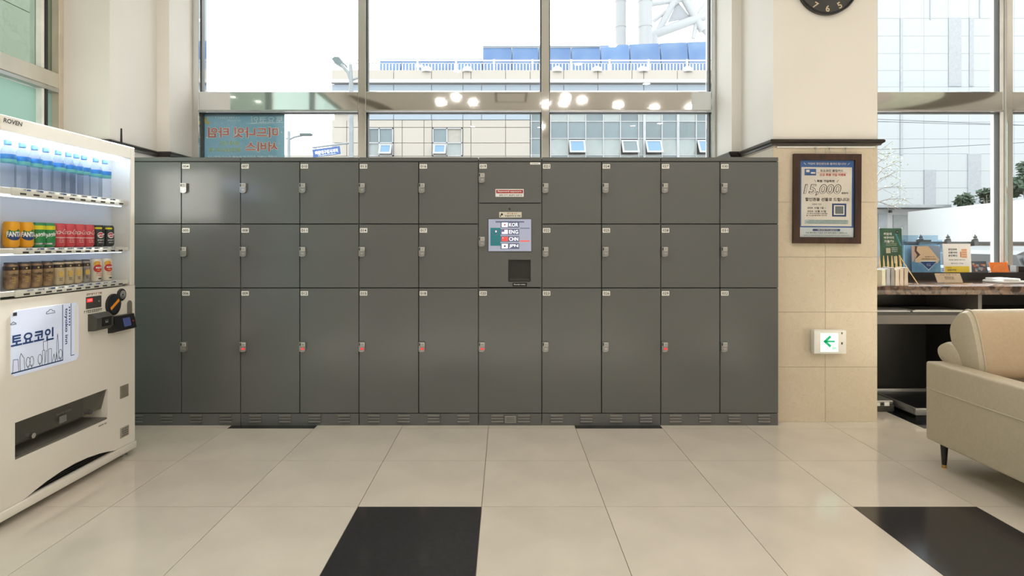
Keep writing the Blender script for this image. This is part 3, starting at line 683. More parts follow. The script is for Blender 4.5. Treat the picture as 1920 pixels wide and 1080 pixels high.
cols = dict(or_=pm('can_orange', srgb(246, 172, 20), .3), gr=pm('can_green', srgb(40, 140, 76), .3), rd=pm('can_red', srgb(214, 70, 80), .3), bk=pm('can_black', srgb(48, 50, 52), .3), ye=pm('can_yellow', srgb(226, 214, 40), .3))
KINDS_C = {
 'orange': ('or_', 'FANTA', 'orange soda can'), 'lime': ('gr', 'Sprite', 'green lemon-lime soda can'), 'cola': ('rd', 'Coca-Cola', 'red cola can'), 'black': ('bk', 'pepsi', 'black lime cola can')}
proto_c = {}; cnt = {}
seq = ['orange'] * 2 + ['lime'] * 2 + ['cola'] * 4 + ['black'] * 2
for i, (px, kd_) in enumerate(zip((26, 53, 75, 94, 113, 132, 150, 168, 187, 206), seq)):
    y = 2.30 * FPX / (946 - px); c = (BX, y, 1.257); cnt[kd_] = cnt.get(kd_, 0) + 1
    ck, word, dsc = KINDS_C[kd_]; tot = seq.count(kd_)
    lab = '%s of %s %ss on the middle shelf, counted towards the lockers' % (ORD[cnt[kd_] - 1], {2: 'two', 4: 'four'}[tot], dsc)
    if kd_ in proto_c: dup(proto_c[kd_], c, lab); continue
    t = thing('soda_can', c, lab, 'can', dsc + 's on the middle shelf'); proto_c[kd_] = t
    obj('can_body', can_body(c, .0325, .122), cols[ck], t, base=c); mb = MB(); mo = Vector(c)
    if kd_ == 'orange':
        wdisc(mb, c, .0325, 0, .058, .031, .024, 0, .0004); wdisc(mb, c, .0325, 0, .078, .024, .012, 1, .0008); wdisc(mb, c, .0325, -.004, .088, .016, .010, 3, .0012)
        mb.text(word, .024, mo + EZ * .063, EY, EZ, 2, wfit=.060, wrap=.0325, lift=.0024, bold=.05)
        mats = [M['navy'], pm('leaf_green', srgb(60, 130, 60), .4), M['paper'], cols['or_']]
    elif kd_ == 'lime':
        arcband(mb, c, .0328, .088, .108, -1.0, 1.0, 0); mb.text(word, .034, mo + EZ * .062, EY, Vector((0, .25, .97)), 1, wfit=.052, wrap=.0325, lift=.0012, bold=.03, shear=.3)
        arcband(mb, c, .0328, .014, .022, -1.0, 1.0, 2); mats = [cols['ye'], M['paper'], alu]
    elif kd_ == 'cola':
        mb.text(word, .026, mo + EZ * .080, EY, Vector((0, .12, .99)), 0, wfit=.078, wrap=.0325, lift=.0016, bold=.0, shear=.4)
        arcband(mb, c, .0328, .048, .051, -1.3, 1.3, 0); mb.greek(mo + EX * .0330 + EZ * .035, EY, EZ, .022, .005, 0, 3, lines=3); mats = [M['paper']]
    else:
        wdisc(mb, c, .0325, 0, .066, .017, .017, 0, .0004); wdisc(mb, c, .0325, 0, .0675, .015, .012, 1, .0009)
        mb.line(mo + EX * .0346 + EZ * .067, EY, EZ, [(-.014, -.004), (-.004, .0), (.004, -.001), (.014, .004)], .006, 0)
        mb.text(word, .010, mo + EZ * .038, EY, EZ, 0, wfit=.03, wrap=.0325, lift=.001); arcband(mb, c, .0328, .100, .110, -.9, .2, 2); mb.greek(mo + EX * .033 + EZ * .024, EY, EZ, .028, .006, 0, 8); mats = [M['paper'], pm('can_mark_red', srgb(206, 50, 70), .4), cols['ye']]
    obj('can_print', mb, mats, t, base=c).rotation_euler.z = -.45
    obj('can_lid', MB().lathe([(.0279, .1222), (.0262, .1226), (.026, .1185), (0, .1185)], c, 22), alu, t, base=c)
coff = pm('coffee_can_brown', srgb(186, 152, 110), .3, c2=srgb(92, 60, 48), scale=26); coffl = pm('coffee_can_pale', srgb(214, 196, 164), .3, c2=srgb(196, 170, 130), scale=20)
coffd = pm('coffee_band', srgb(60, 46, 44), .3); pc = {}
cs = ['dark'] * 4 + ['pale'] * 3 + ['grey'] + ['peach'] * 2; cnt = {}
for i, (px, k) in enumerate(zip((25, 49, 71, 92, 113, 131, 147, 164, 183, 203), cs)):
    y = 2.30 * FPX / (946 - px); c = (BX, y, 1.061); mo = Vector(c); cnt[k] = cnt.get(k, 0) + 1
    lab = {'dark': '%s dark brown coffee can on the bottom display shelf', 'pale': '%s pale latte coffee can on the bottom display shelf', 'grey': 'grey coffee can%.0s standing alone beside the peach juice cans', 'peach': '%s white peach juice can at the locker end of the bottom shelf'}[k] % ORD[cnt[k] - 1]
    if k in pc: dup(pc[k], c, lab); continue
    nm = 'juice_can' if k == 'peach' else 'coffee_can'
    t = thing(nm, c, lab, 'can', ('peach juice cans' if k == 'peach' else 'coffee cans') + ' on the bottom shelf'); pc[k] = t
    if k == 'peach':
        obj('can_body', can_body(c, .0295, .128), pm('can_cream', srgb(238, 226, 206), .3), t, base=c); mb = MB()
        wdisc(mb, c, .0295, -.006, .100, .018, .016, 0, .0004); wdisc(mb, c, .0295, 0, .074, .024, .022, 1, .0008); wdisc(mb, c, .0295, .01, .016, .012, .004, 4, .0004)
        mb.text('복숭아', .011, mo + EX * .0316 + EZ * .078, EY, EZ, 2, wfit=.032, bold=.04); mb.text('복숭', .008, mo + EX * .0316 + EZ * .064, EY, EZ, 0, wfit=.018, bold=.03)
        mb.greek(mo + EX * .0302 + EZ * .040, EY, EZ, .03, .006, 3, 5, lines=2)
        mats = [pm('peach_yellow', srgb(240, 196, 60), .4, c2=srgb(236, 150, 70), scale=30), pm('peach_red', srgb(206, 52, 54), .4), M['paper'], pm('juice_print', srgb(200, 90, 90), .5), M['gasket']]
    else:
        obj('can_body', can_body(c, .0290 if k != 'grey' else .024, .118), {'dark': coff, 'pale': coffl, 'grey': pm('coffee_can_grey', srgb(176, 170, 160), .3, c2=srgb(120, 112, 104), scale=20)}[k], t, base=c); mb = MB(); rr = .0293 if k != 'grey' else .0243
        mb.lathe([(rr, .090), (rr, .106), (rr * .98, .108)], c, 22, 0); mb.lathe([(rr * .86, .1182), (rr * .88, .124), (rr * .8, .127), (0, .127)], c, 22, 3)
        mb.disc(mo + EX * rr + EZ * .098, EY, EZ, .004, 1, 10, .001)
        if k == 'dark': mb.text('coffee', .011, mo + EZ * .070, EY, EZ, 2, wfit=.034, wrap=rr, lift=.001); mb.greek(mo + EX * rr + EZ * .045, EY, EZ, .018, .006, 1, 4, lines=3)
        else: mb.rect(mo + EX * (rr - .001) + EZ * .058, EY, EZ, .02, .026, 1, .0016); mb.greek(mo + EX * rr + EZ * .030, EY, EZ, .018, .005, 0, 6, lines=2)
        mats = [coffd, pm('coffee_gold', srgb(214, 176, 84), .35), M['ink'], pm('coffee_cap', srgb(70, 66, 70), .35)]
    obj('can_print', mb, mats, t, base=c).rotation_euler.z = -.45
    if k == 'peach': obj('can_lid', MB().lathe([(.0254, .1282), (.0238, .1286), (.0236, .1245), (0, .1245)], c, 22), alu, t, base=c)

# ================================================================ PILLAR FITTINGS
YP = 4.21
fr = thing('framed_poster', (2.288, 4.195, 1.272), 'walnut framed blue and white event poster hung on the stone pillar', 'poster')
pc0 = Vector((0, 0, 0)); fw, fh = .478, .636; bx, bz = 2.288, 1.591
mb = MB(); fwd = .044; yb = YP - .004; yf = YP - .030
a0, a1, c0, c1 = bx - fw / 2, bx + fw / 2, bz - fh / 2, bz + fh / 2
for (p0, p1, p2, p3) in (((a0, c0), (a1, c0), (a1 - fwd, c0 + fwd), (a0 + fwd, c0 + fwd)), ((a1, c0), (a1, c1), (a1 - fwd, c1 - fwd), (a1 - fwd, c0 + fwd)),
                         ((a1, c1), (a0, c1), (a0 + fwd, c1 - fwd), (a1 - fwd, c1 - fwd)), ((a0, c1), (a0, c0), (a0 + fwd, c0 + fwd), (a0 + fwd, c1 - fwd))):
    q = MB(); q.prism([p0, p1, p2, p3], lambda u, v, a: (u, a, v), yb, yf)
    obj('frame_rail', q, M['walnut'], fr, fix=True)
p = MB(); ys_ = YP - .014; bw, bh = fw - 2 * fwd, fh - 2 * fwd
p.box(bx - bw / 2 - .004, ys_, bz - bh / 2 - .004, bx + bw / 2 + .004, YP - .006, bz + bh / 2 + .004, 0)
U = lambda u, v, k=1: Vector((bx + (u - .5) * bw, ys_ - .0005 * k, bz + (.5 - v) * bh))      # u right, v down, 0..1
def PR(u, v, wu, hv, m, k=1): p.rect(U(u, v, k), EX, EZ, wu * bw, hv * bh, m)
def PT(s, u, v, hv, wu, m, k=3, **kw): p.text(s, hv * bh, U(u, v, k), EX, EZ, m, wfit=wu * bw, **kw)
PR(.5, .935, .99, .125, 1)
p.prism([(bx - .46 * bw, bz + .41 * bh), (bx + .46 * bw, bz + .41 * bh), (bx + .46 * bw, bz - .355 * bh), (bx - .46 * bw, bz - .355 * bh)], lambda u, v, a: (u, a, v), ys_, ys_ - .0008, 2)
PT('가입비 할인권으로 돌려드립니다!', .5, .045, .030, .70, 2); 
p.line(U(.10, .045, 3), EX, EZ, [(-.006, .006), (.006, -.006)], .003, 2); p.line(U(.90, .045, 3), EX, EZ, [(-.006, -.006), (.006, .006)], .003, 2)
PR(.20, .155, .21, .085, 0, 3); PR(.155, .14, .06, .03, 5, 4); PR(.25, .165, .08, .02, 5, 4); PR(.2, .185, .16, .006, 3, 4)
PT('토요코인 클럽카드', .59, .135, .034, .42, 3); PR(.60, .163, .54, .003, 4, 3); PT('신규 회원 가입 이벤트', .61, .188, .034, .48, 4, bold=.03)
PT('회원 가입하면', .48, .270, .034, .32, 3, bold=.03); p.line(U(.29, .27, 3), EX, EZ, [(-.005, .007), (.005, -.007)], .0025, 3); p.line(U(.70, .27, 3), EX, EZ, [(-.005, -.007), (.005, .007)], .0025, 3)
PT('15,000', .42, .385, .150, .69, 3, 3, bold=.035, shear=.18); PT('15,000', .42, .385, .132, .662, 5, 5, bold=-.004, shear=.18)
PT('원분의', .83, .425, .026, .12, 3); PT('할인권을 선물로 드립니다!', .51, .508, .046, .80, 3, bold=.02)
PT('이벤트 기간', .32, .572, .020, .17, 6); PT('2024. 10월 1일 ~', .32, .618, .028, .34, 3); PT('2024. 12월 31일', .32, .662, .028, .34, 3)
p.greek(U(.32, .705, 2), EX, EZ, .40 * bw, .008, 3, 12, lines=2)
PR(.73, .645, .26, .17, 7, 3); PR(.73, .645, .19, .125, 5, 4); PR(.73, .645, .15, .10, 6, 5)
PR(.5, .800, .80, .055, 8, 3); p.greek(U(.5, .80, 4), EX, EZ, .76 * bw, .005, 6, 13, lines=3)
PR(.5, .905, .50, .028, 7, 3); p.greek(U(.5, .905, 4), EX, EZ, .40 * bw, .008, 2, 14)
PT('가입 할인권은 다음번 숙박 예약 결제시 사용됩니다', .5, .942, .018, .76, 3); p.greek(U(.5, .973, 2), EX, EZ, .84 * bw, .006, 6, 15)
obj('poster_print', p, [M['blue'], pm('poster_base', srgb(206, 214, 218), .5), pm('poster_paper', srgb(226, 218, 208), .5), M['ink'], pm('poster_red', srgb(190, 60, 50), .5), pm('poster_pale', srgb(232, 226, 216), .5), pm('poster_grey_ink', srgb(110, 118, 120), .6), M['navy'], pm('poster_teal', srgb(180, 200, 200), .5)], fr)
obj('glazing', MB().box(bx - bw / 2, YP - .021, bz - bh / 2, bx + bw / 2, YP - .019, bz + bh / 2), M['acr'], fr)
for dx in (-.10, .0, .115): obj('hanging_hook', MB().tube([(bx + .02 + dx, YP - .016, 1.955), (bx + .02 + dx, YP - .016, c1 - .002)], .0022, 6).box(bx + .014 + dx, YP - .02, 1.944, bx + .026 + dx, YP - .013, 1.956), M['steel2'], fr)
fr.rotation_euler.y = math.radians(.4)

ck = thing('wall_clock', (2.294, 4.19, 2.898), 'round black wall clock with cream numerals high on the pillar', 'clock')
cc = Vector((2.294, 4.20, 3.112)); n = 64
def ring(r, y): return [(cc.x + r * math.cos(2 * PI * k / n), y, cc.z + r * math.sin(2 * PI * k / n)) for k in range(n)]
mb = MB(); rows = [ring(.214, 4.209), ring(.216, 4.180), ring(.210, 4.172), ring(.203, 4.176), ring(.200, 4.186)]
mb.add([q for r_ in rows for q in r_], [(i * n + k, (i + 1) * n + k, (i + 1) * n + (k + 1) % n, i * n + (k + 1) % n) for i in range(4) for k in range(n)], 0, True)
obj('rim', mb, M['black'], ck, fix=True)
obj('dial', MB().disc((cc.x, 4.188, cc.z), EX, EZ, .203, 0, 48), pm('clock_dial', srgb(40, 41, 42), .4), ck)
mb = MB()
for k in range(1, 13):
    a = PI / 2 - k * PI / 6; uo = Vector((math.cos(a), 0, math.sin(a))) * (1 if math.sin(a) > -.1 else -1); mb.text(str(k), .046, (cc.x + .170 * math.cos(a), 4.1876, cc.z + .170 * math.sin(a)), Vector((uo.z, 0, -uo.x)), uo, 0, bold=.02)
obj('numerals', mb, pm('numeral_cream', srgb(226, 206, 170), .5), ck)
obj('hand', MB().line((cc.x, 4.184, cc.z), EX, EZ, [(0, 0), (-.075, .05)], .010), M['white'], ck); obj('hand', MB().line((cc.x, 4.182, cc.z), EX, EZ, [(0, 0), (.10, .07)], .007), M['white'], ck)
obj('glazing', MB().disc((cc.x, 4.1785, cc.z), EX, EZ, .202, 0, 48, .001), M['acr'], ck)

ex = thing('exit_sign', (2.30, 4.19, .485), 'small white wall sign with lit green arrow on the stone pillar', 'sign')
ea, eb, ec, ed = X(1521, 4.19), X(1582, 4.19), Z(662, 4.19), Z(617.5, 4.19)
obj('housing', MB().box(ea + .004, 4.155, ec, eb, 4.209, ed, 0, .006, 2), M['white'], ex)
obj('side_cap', MB().box(ea, 4.160, ec + .004, ea + .05, 4.149, ed - .004, 0, .004, 2) if 0 else MB().box(ea, 4.149, ec + .004, ea + .046, 4.160, ed - .004, 0, .004, 2), M['whitepvc'], ex)
fx0, fx1, fz0, fz1 = X(1538, 4.15), X(1572, 4.15), Z(661, 4.15) + .004, Z(625, 4.15); fc = Vector(((fx0 + fx1) / 2, 4.1545, (fz0 + fz1) / 2))
mb = MB().rect(fc, EX, EZ, fx1 - fx0, fz1 - fz0, 0, .001); a_ = fc + Vector((.004, -.0014, .008))
mb.line(a_, EX, EZ, [(-.024, 0), (.030, 0)], .012, 1).line(a_, EX, EZ, [(.0, .030), (-.032, 0), (.0, -.030)], .017, 1); mb.text('5m', .018, fc + Vector((.036, -.0014, -.038)), EX, EZ, 1, wfit=.028)
obj('lit_face', mb, [pm('sign_lit', srgb(226, 250, 240), .4, emit=srgb(206, 250, 234), es=.6), pm('sign_green', srgb(20, 176, 126), .4, emit=srgb(10, 180, 120), es=.35)], ex)
obj('test_switch', MB().box(X(1578, 4.15), 4.152, Z(646, 4.15), X(1580.5, 4.15), 4.156, Z(642, 4.15)).box(X(1578.5, 4.15), 4.152, Z(627, 4.15), X(1580, 4.15), 4.156, Z(623, 4.15)), M['dark'], ex)

# ================================================================ COUNTER
ct = thing('reception_counter', (4.1, 4.65, 0), 'black counter with dark marble top by the right window', 'counter')
CX0, CX1 = 2.672, 5.9
obj('marble_top', MB().box(CX0, 4.30, .898, CX1, 4.965, .962, 0, .006, 2), M['emper'], ct)
obj('back_ledge', MB().box(CX0, 4.966, .5, CX1, 5.11, 1.028, 0, .003, 1), M['deskb'], ct)
obj('side_panel', MB().box(CX0, 4.32, 0, CX0 + .02, 4.96, .898), M['deskb'], ct)
obj('side_panel', MB().box(CX1 - .02, 4.32, 0, CX1, 4.96, .898), M['deskb'], ct)
obj('back_panel', MB().box(CX0 + .02, 4.90, 0, CX1 - .02, 4.925, .898), M['deskb'], ct)
obj('divider', MB().box(3.50, 4.36, .761, 3.528, 4.90, .898), M['deskg'], ct)
obj('divider', MB().box(3.50, 4.36, 0, 3.528, 4.90, .67), M['deskb'], ct)
obj('shelf', MB().box(CX0 + .02, 4.40, .74, CX1 - .02, 4.90, .76), M['deskb'], ct)
for i in range(4):
    a = CX0 + .022 + (CX1 - CX0 - .04) * i / 4 if i else CX0 + .022; b = CX0 + .02 + (CX1 - CX0 - .04) * (i + 1) / 4 - .004
    obj('drawer', MB().box(a, 4.392, .672, b, 4.41, .741, 0, .002, 1), M['deskg'], ct)
zt = .9625
pk = thing('paper_stack', (2.95, 4.52, .761), 'thin stack of white papers on the open counter shelf', 'paper')
obj('sheet', MB().box(2.70, 4.42, .761, 3.04, 4.63, .768), M['paper'], pk); obj('sheet', MB().box(2.72, 4.425, .769, 3.02, 4.62, .773), pm('grey_sheet', srgb(200, 200, 204), .6), pk)
pk = thing('paper_stack', (3.25, 4.52, .761), 'flat white folder on the shelf beside the counter divider', 'paper')
obj('sheet', MB().box(3.06, 4.42, .761, 3.46, 4.66, .770), M['paper'], pk); obj('sheet', MB().box(3.08, 4.43, .771, 3.44, 4.65, .775), M['silver'], pk)
# floor things under the counter
t = thing('tray', (3.23, 4.5, 0), 'flat black tray with silver rim under the counter', 'tray')
obj('base', MB().box(3.0, 4.30, 0, 3.46, 4.80, .032), M['black'], t)
rim = MB(); ta, tb, tc_, td = 2.962, 3.49, 4.25, 4.84
for a in ((ta, tc_, tb, tc_ + .02), (ta, td - .02, tb, td), (ta, tc_ + .02, ta + .02, td - .02), (tb - .02, tc_ + .02, tb, td - .02)): rim.box(a[0], a[1], .033, a[2], a[3], .085, 0, .005, 2)
obj('rim', rim, M['silver'], t); obj('bed', MB().box(ta + .02, tc_ + .02, .034, tb - .02, td - .02, .062), M['black'], t)
t = thing('plastic_case', (2.83, 4.6, 0), 'low grey plastic case on floor between pillar and tray', 'case')
obj('case_body', MB().box(2.71, 4.45, 0, 2.945, 4.84, .060, 0, .012, 2), M['dark'], t); obj('lid', MB().box(2.715, 4.455, .060, 2.94, 4.83, .088, 0, .010, 2), M['silver'], t)
obj('clasp', MB().box(2.78, 4.440, .048, 2.83, 4.452, .078, 0, .003, 1), M['white'], t); obj('clasp', MB().box(2.86, 4.440, .048, 2.90, 4.452, .078, 0, .003, 1), M['white'], t)
# tea and snack packets in a gold wire rack
rk = thing('wire_rack', (2.98, 4.52, zt), 'gold zigzag wire rack standing on the marble counter by pillar', 'rack')
for k in range(6):
    xx = 2.885 + .028 * k; yy_ = 4.60 - .006 * k
    obj('wire_loop', MB().tube([(xx - .024, yy_ - .14, zt + .004), (xx - .012, yy_ - .10, zt + .09), (xx, yy_ - .06, zt + .215), (xx + .012, yy_ - .04, zt + .10), (xx + .028, yy_, zt + .004)], .0032, 6), M['gold'], rk)
obj('base_rail', MB().tube([(2.88, 4.60, zt + .004), (3.10, 4.575, zt + .004)], .0035, 6).tube([(2.86, 4.46, zt + .004), (3.07, 4.44, zt + .004)], .0035, 6), M['gold'], rk)
obj('end_frame', MB().tube([(3.085, 4.40, zt + .004), (3.01, 4.50, zt + .22), (3.10, 4.60, zt + .004)], .004, 6), M['gold'], rk)
pkc = [srgb(222, 220, 196), srgb(176, 178, 182), srgb(150, 148, 146), srgb(214, 200, 182), srgb(206, 190, 172), srgb(196, 180, 164)]
for k in range(6):
    xx = 2.765 + .033 * k; m_ = pm('packet_%s' % 'abcdef'[k], pkc[k], .45, var=.04)
    q = MB(); tp = .118 + .008 * ((k * 7) % 3); q.prism([(xx, zt), (xx + .030, zt), (xx + .027, zt + tp * .5), (xx + .029, zt + tp), (xx + .002, zt + tp), (xx + .004, zt + tp * .5)], lambda u, v, a: (u, a, v), 4.325, 4.43, 0)
    obj('snack_packet', q, m_, None, '%s upright foil packet in the row on the counter, from the pillar' % ORD[k], 'packet', 'foil packets standing on the counter', base=(xx + .015, 4.38, zt), fix=True)
ZL = 1.0285
# green poster in acrylic stand
def board(name, px0, py0, px1, py1, y, tilt, label, cat, mats, draw, thick=.006, zb=ZL, skew=0):
    a, b = X(px0, y), X(px1, y); top = Z(py0, y); o = thing(name, ((a + b) / 2, y, zb), label, cat)
    hgt = top - zb; up = Vector((0, math.sin(tilt), math.cos(tilt))); nrm = Vector((0, -math.cos(tilt), math.sin(tilt))); c = Vector(((a + b) / 2, y, zb)) + up * (hgt / 2 / math.cos(tilt) * math.cos(tilt))
    hh = hgt / math.cos(tilt); c = Vector(((a + b) / 2, y, zb)) + up * hh / 2
    q = MB(); q.rect(c - nrm * thick, EX, up, b - a, hh, 0, thick)
    f = lambda u, v, k=1: c + EX * (u - .5) * (b - a) + up * (.5 - v) * hh + nrm * .0005 * k
    draw(q, f, b - a, hh, up); obj('printed_card', q, mats, o); return o, f, b - a, hh, up
def d_green(q, f, w_, h_, up):
    q.rect(f(.5, .5, 0), EX, up, w_ * .82, h_ * .96, 1)
    for i, s_ in enumerate(('해운대', '아쿠아지', '가볼까?')): q.text(s_, h_ * .062, f(.17, .13 + .085 * i, 3), EX, up, 2, wfit=w_ * (.36 + .10 * (i != 0)), align='l', bold=.03)
    q.disc(f(.79, .085, 2), EX, up, w_ * .085, 3, 18); q.text('AQ', h_ * .02, f(.79, .085, 5), EX, up, 2, wfit=w_ * .08)
    q.greek(f(.5, .37, 2), EX, up, w_ * .5, h_ * .018, 4, 5, lines=2); q.rect(f(.36, .51, 2), EX, up, w_ * .2, h_ * .12, 4); q.greek(f(.65, .49, 2), EX, up, w_ * .3, h_ * .022, 2, 6, lines=3)
    q.line(f(.82, .25, 2), EX, up, [(-.015, .04), (.02, -.05)], .014, 5); q.disc(f(.35, .78, 2), EX, up, w_ * .26, 6, 20, ry=h_ * .1); q.rect(f(.68, .72, 3), EX, up, w_ * .16, h_ * .16, 4)
o, f, w_, h_, up = board('poster_stand', 1652, 428, 1693, 512, 5.02, .05, 'green printed poster in a clear acrylic stand on ledge', 'stand',
    [M['green'], pm('poster_dark_green', srgb(40, 78, 58), .5, c2=srgb(52, 108, 80), scale=6), M['paper'], M['ink'], pm('poster_cream', srgb(206, 204, 180), .5), pm('poster_cyan', srgb(60, 150, 180), .4), pm('poster_teal2', srgb(34, 88, 80), .5)], d_green)
obj('acrylic_cover', MB().rect(f(.5, .48, 6), EX, up, w_ * 1.15, h_ * 1.06, 0, .003), M['acr'], o)
q = MB()
for u in (-.02, 1.02):
    for v in (.0, .94): q.cyl(f(u, v, 6), f(u, v, 26), .004, n=8)
obj('corner_stud', q, M['chrome'], o)
# blue acrylic leaflet box behind
o = thing('leaflet_box', (X(1726, 5.07), 5.05, ZL), 'pale blue translucent leaflet box behind the diamond brochure', 'box')
la, lb, lt = X(1692, 5.06), X(1762, 5.06), Z(441, 5.06)
obj('box_shell', MB().box(la, 5.080, ZL, lb, 5.085, lt).box(la, 5.03, ZL, la + .004, 5.079, lt - .04).box(lb - .004, 5.03, ZL, lb, 5.079, lt - .04).box(la, 5.03, ZL, lb, 5.08, ZL + .004), M['acrb'], o)
obj('front_plate', MB().box(la, 5.026, ZL, lb, 5.030, lt - .075), M['acrb'], o)
obj('hang_slot', MB().box(la + .13, 5.0775, lt - .055, lb - .06, 5.0798, lt - .040), M['dark'], o)
obj('white_leaflet', MB().box(la + .01, 5.045, ZL + .005, lb - .01, 5.06, lt - .085), M['paper'], o)
def d_dia(q, f, w_, h_, up):
    P = lambda pts, m, k: q.add([f(u, v, k) for u, v in pts], [tuple(range(len(pts)))], m)
    P([(.0, 1), (1, 1), (1, .52), (.0, .52)], 2, 1); P([(.10, .62), (.17, .02), (.58, .0), (.97, .52), (.90, .66), (.5, .66)][::-1], 1, 2); P([(.0, .0), (.16, 0), (.14, .30), (.07, .55), (0, .62)][::-1], 4, 2)
    P([(.12, .0), (.20, .02), (.17, .18), (.30, .34), (.12, .5), (.18, .35), (.10, .2)][::-1], 5, 3)
    P([(.28, .60), (.86, .60), (.57, .90)][::-1], 3, 4); P([(.25, .57), (.89, .57), (.57, .94)][::-1], 6, 3)
    q.text('호텔안내', h_ * .035, f(.62, .41, 4), EX, up, 5, wfit=w_ * .34); q.greek(f(.58, .50, 4), EX, up, w_ * .55, h_ * .035, 5, 7); q.greek(f(.57, .72, 6), EX, up, w_ * .16, h_ * .03, 6, 8, lines=2)
board('brochure', 1711, 461, 1764, 512, 4.985, .06, 'brochure with a beige diamond over blue photo print', 'brochure', [pm('bro_grey', srgb(130, 146, 166), .4), pm('bro_beige', srgb(206, 182, 152), .4), pm('bro_blue', srgb(124, 170, 200), .4, c2=srgb(70, 126, 170), scale=9), M['navy'], pm('bro_skin', srgb(190, 168, 160), .4), pm('bro_brown', srgb(80, 60, 54), .4), pm('bro_lt', srgb(190, 214, 226), .4)], d_dia)
def d_white(q, f, w_, h_, up):
    for i, s_ in enumerate(('공인모바', '신분서비', '본인확인')): q.text(s_, h_ * .075, f(.18, .20 + .11 * i, 2), EX, up, 1, wfit=w_ * .32, align='l', bold=.03)
    q.rect(f(.76, .34, 1), EX, up, w_ * .2, h_ * .32, 3)
    for i in range(4): q.rect(f(.76, .22 + .08 * i, 3), EX, up, w_ * .16, h_ * .03, 4)
    q.rect(f(.63, .38, 2), EX, up, w_ * .05, h_ * .2, 4)
    q.text('모바일 신분증 이용 안내', h_ * .040, f(.48, .565, 2), EX, up, 1, wfit=w_ * .58); q.text('체크인 가능', h_ * .045, f(.48, .69, 2), EX, up, 1, wfit=w_ * .46)
    q.rect(f(.48, .90, 1), EX, up, w_ * .88, h_ * .22, 2); q.greek(f(.18, .84, 3), EX, up, w_ * .16, h_ * .03, 1, 3); q.greek(f(.27, .92, 3), EX, up, w_ * .34, h_ * .06, 1, 4)
board('notice_card', 1770, 457, 1822, 511.5, 4.985, .06, 'white notice card with yellow band standing on ledge', 'sign', [M['paper'], pm('notice_grey', srgb(90, 92, 96), .5), pm('notice_yellow', srgb(236, 206, 66), .5), pm('notice_peach', srgb(232, 196, 168), .5), pm('notice_orange', srgb(220, 150, 110), .5)], d_white)
def d_dark(q, f, w_, h_, up):
    rr = random.Random(5)
    for i in range(16): q.rect(f(rr.uniform(.15, .85), rr.uniform(.12, .85), 1 + i * .3), EX, up, w_ * rr.uniform(.08, .3), h_ * rr.uniform(.05, .22), rr.choice((1, 2, 3, 4)))
board('brochure', 1823, 490, 1853, 512, 4.985, .25, 'small dark brochure with a coloured picture, beside white notice', 'brochure', [pm('bd_dark', srgb(78, 84, 96), .4), pm('bd_grey', srgb(150, 150, 156), .4), pm('bd_red', srgb(190, 100, 84), .4), pm('bd_blue', srgb(84, 130, 160), .4), pm('bd_beige', srgb(176, 160, 140), .4)], d_dark)
def d_or(q, f, w_, h_, up):
    for k in range(3):
        rr = .34 - .09 * k; q.line(f(.5, .85, 1), EX, up, [(rr * w_ * math.cos(a), rr * w_ * 1.0 * math.sin(a)) for a in [PI * i / 14 for i in range(15)]], .006, 1)
board('brochure', 1859, 492, 1893, 512, 4.985, .3, 'bright orange brochure with pale arcs on ledge', 'brochure', [pm('bo_orange', srgb(244, 128, 52), .4), pm('bo_pale', srgb(250, 168, 100), .4)], d_or)
def d_bg(q, f, w_, h_, up):
    q.text('객실 비품 안내', h_ * .12, f(.5, .16, 2), EX, up, 1, wfit=w_ * .66); q.greek(f(.5, .52, 2), EX, up, w_ * .4, h_ * .07, 1, 4, lines=3)
board('table_sign', 1759, 513, 1806, 530, 4.60, .45, 'small beige tent sign lying on the marble counter', 'sign', [pm('beige_card', srgb(206, 186, 160), .5), pm('beige_ink', srgb(120, 104, 90), .5)], d_bg, .008, zt + .006)
q = MB(); a, b = X(1866, 4.62), X(1914, 4.62)
o = thing('paper_bundle', ((a + b) / 2, 4.65, zt), 'folded white paper bundle lying on the marble counter', 'paper')
obj('fold', MB().box(a, 4.55, zt, b - .02, 4.75, zt + .022, 0, .008, 2), M['paper'], o); obj('fold', MB().box(a + .015, 4.56, zt + .023, b - .05, 4.74, zt + .038, 0, .007, 2), M['paper'], o)
obj('loose_sheet', MB().add([(b - .09, 4.42, zt + .001), (b + .16, 4.45, zt + .001), (b + .14, 4.54, zt + .006), (b - .02, 4.545, zt + .012)], [(0, 1, 2, 3)]).add([(b - .09, 4.42, zt), (b + .16, 4.45, zt), (b + .14, 4.54, zt + .005), (b - .02, 4.545, zt + .011)], [(3, 2, 1, 0)]), M['paper'], o)
o = thing('tape_dispenser', (X(1917, 5.0), 5.02, ZL), 'black and white desk gadget at the window on ledge', 'gadget')
obj('gadget_body', MB().box(X(1906, 5.0), 4.99, ZL, X(1935, 5.0), 5.05, Z(499, 5.0), 0, .005, 2), M['black'], o); obj('end_cap', MB().box(X(1903, 5.0), 4.988, ZL, X(1908, 5.0), 5.052, Z(498, 5.0), 0, .003, 1), M['silver'], o)

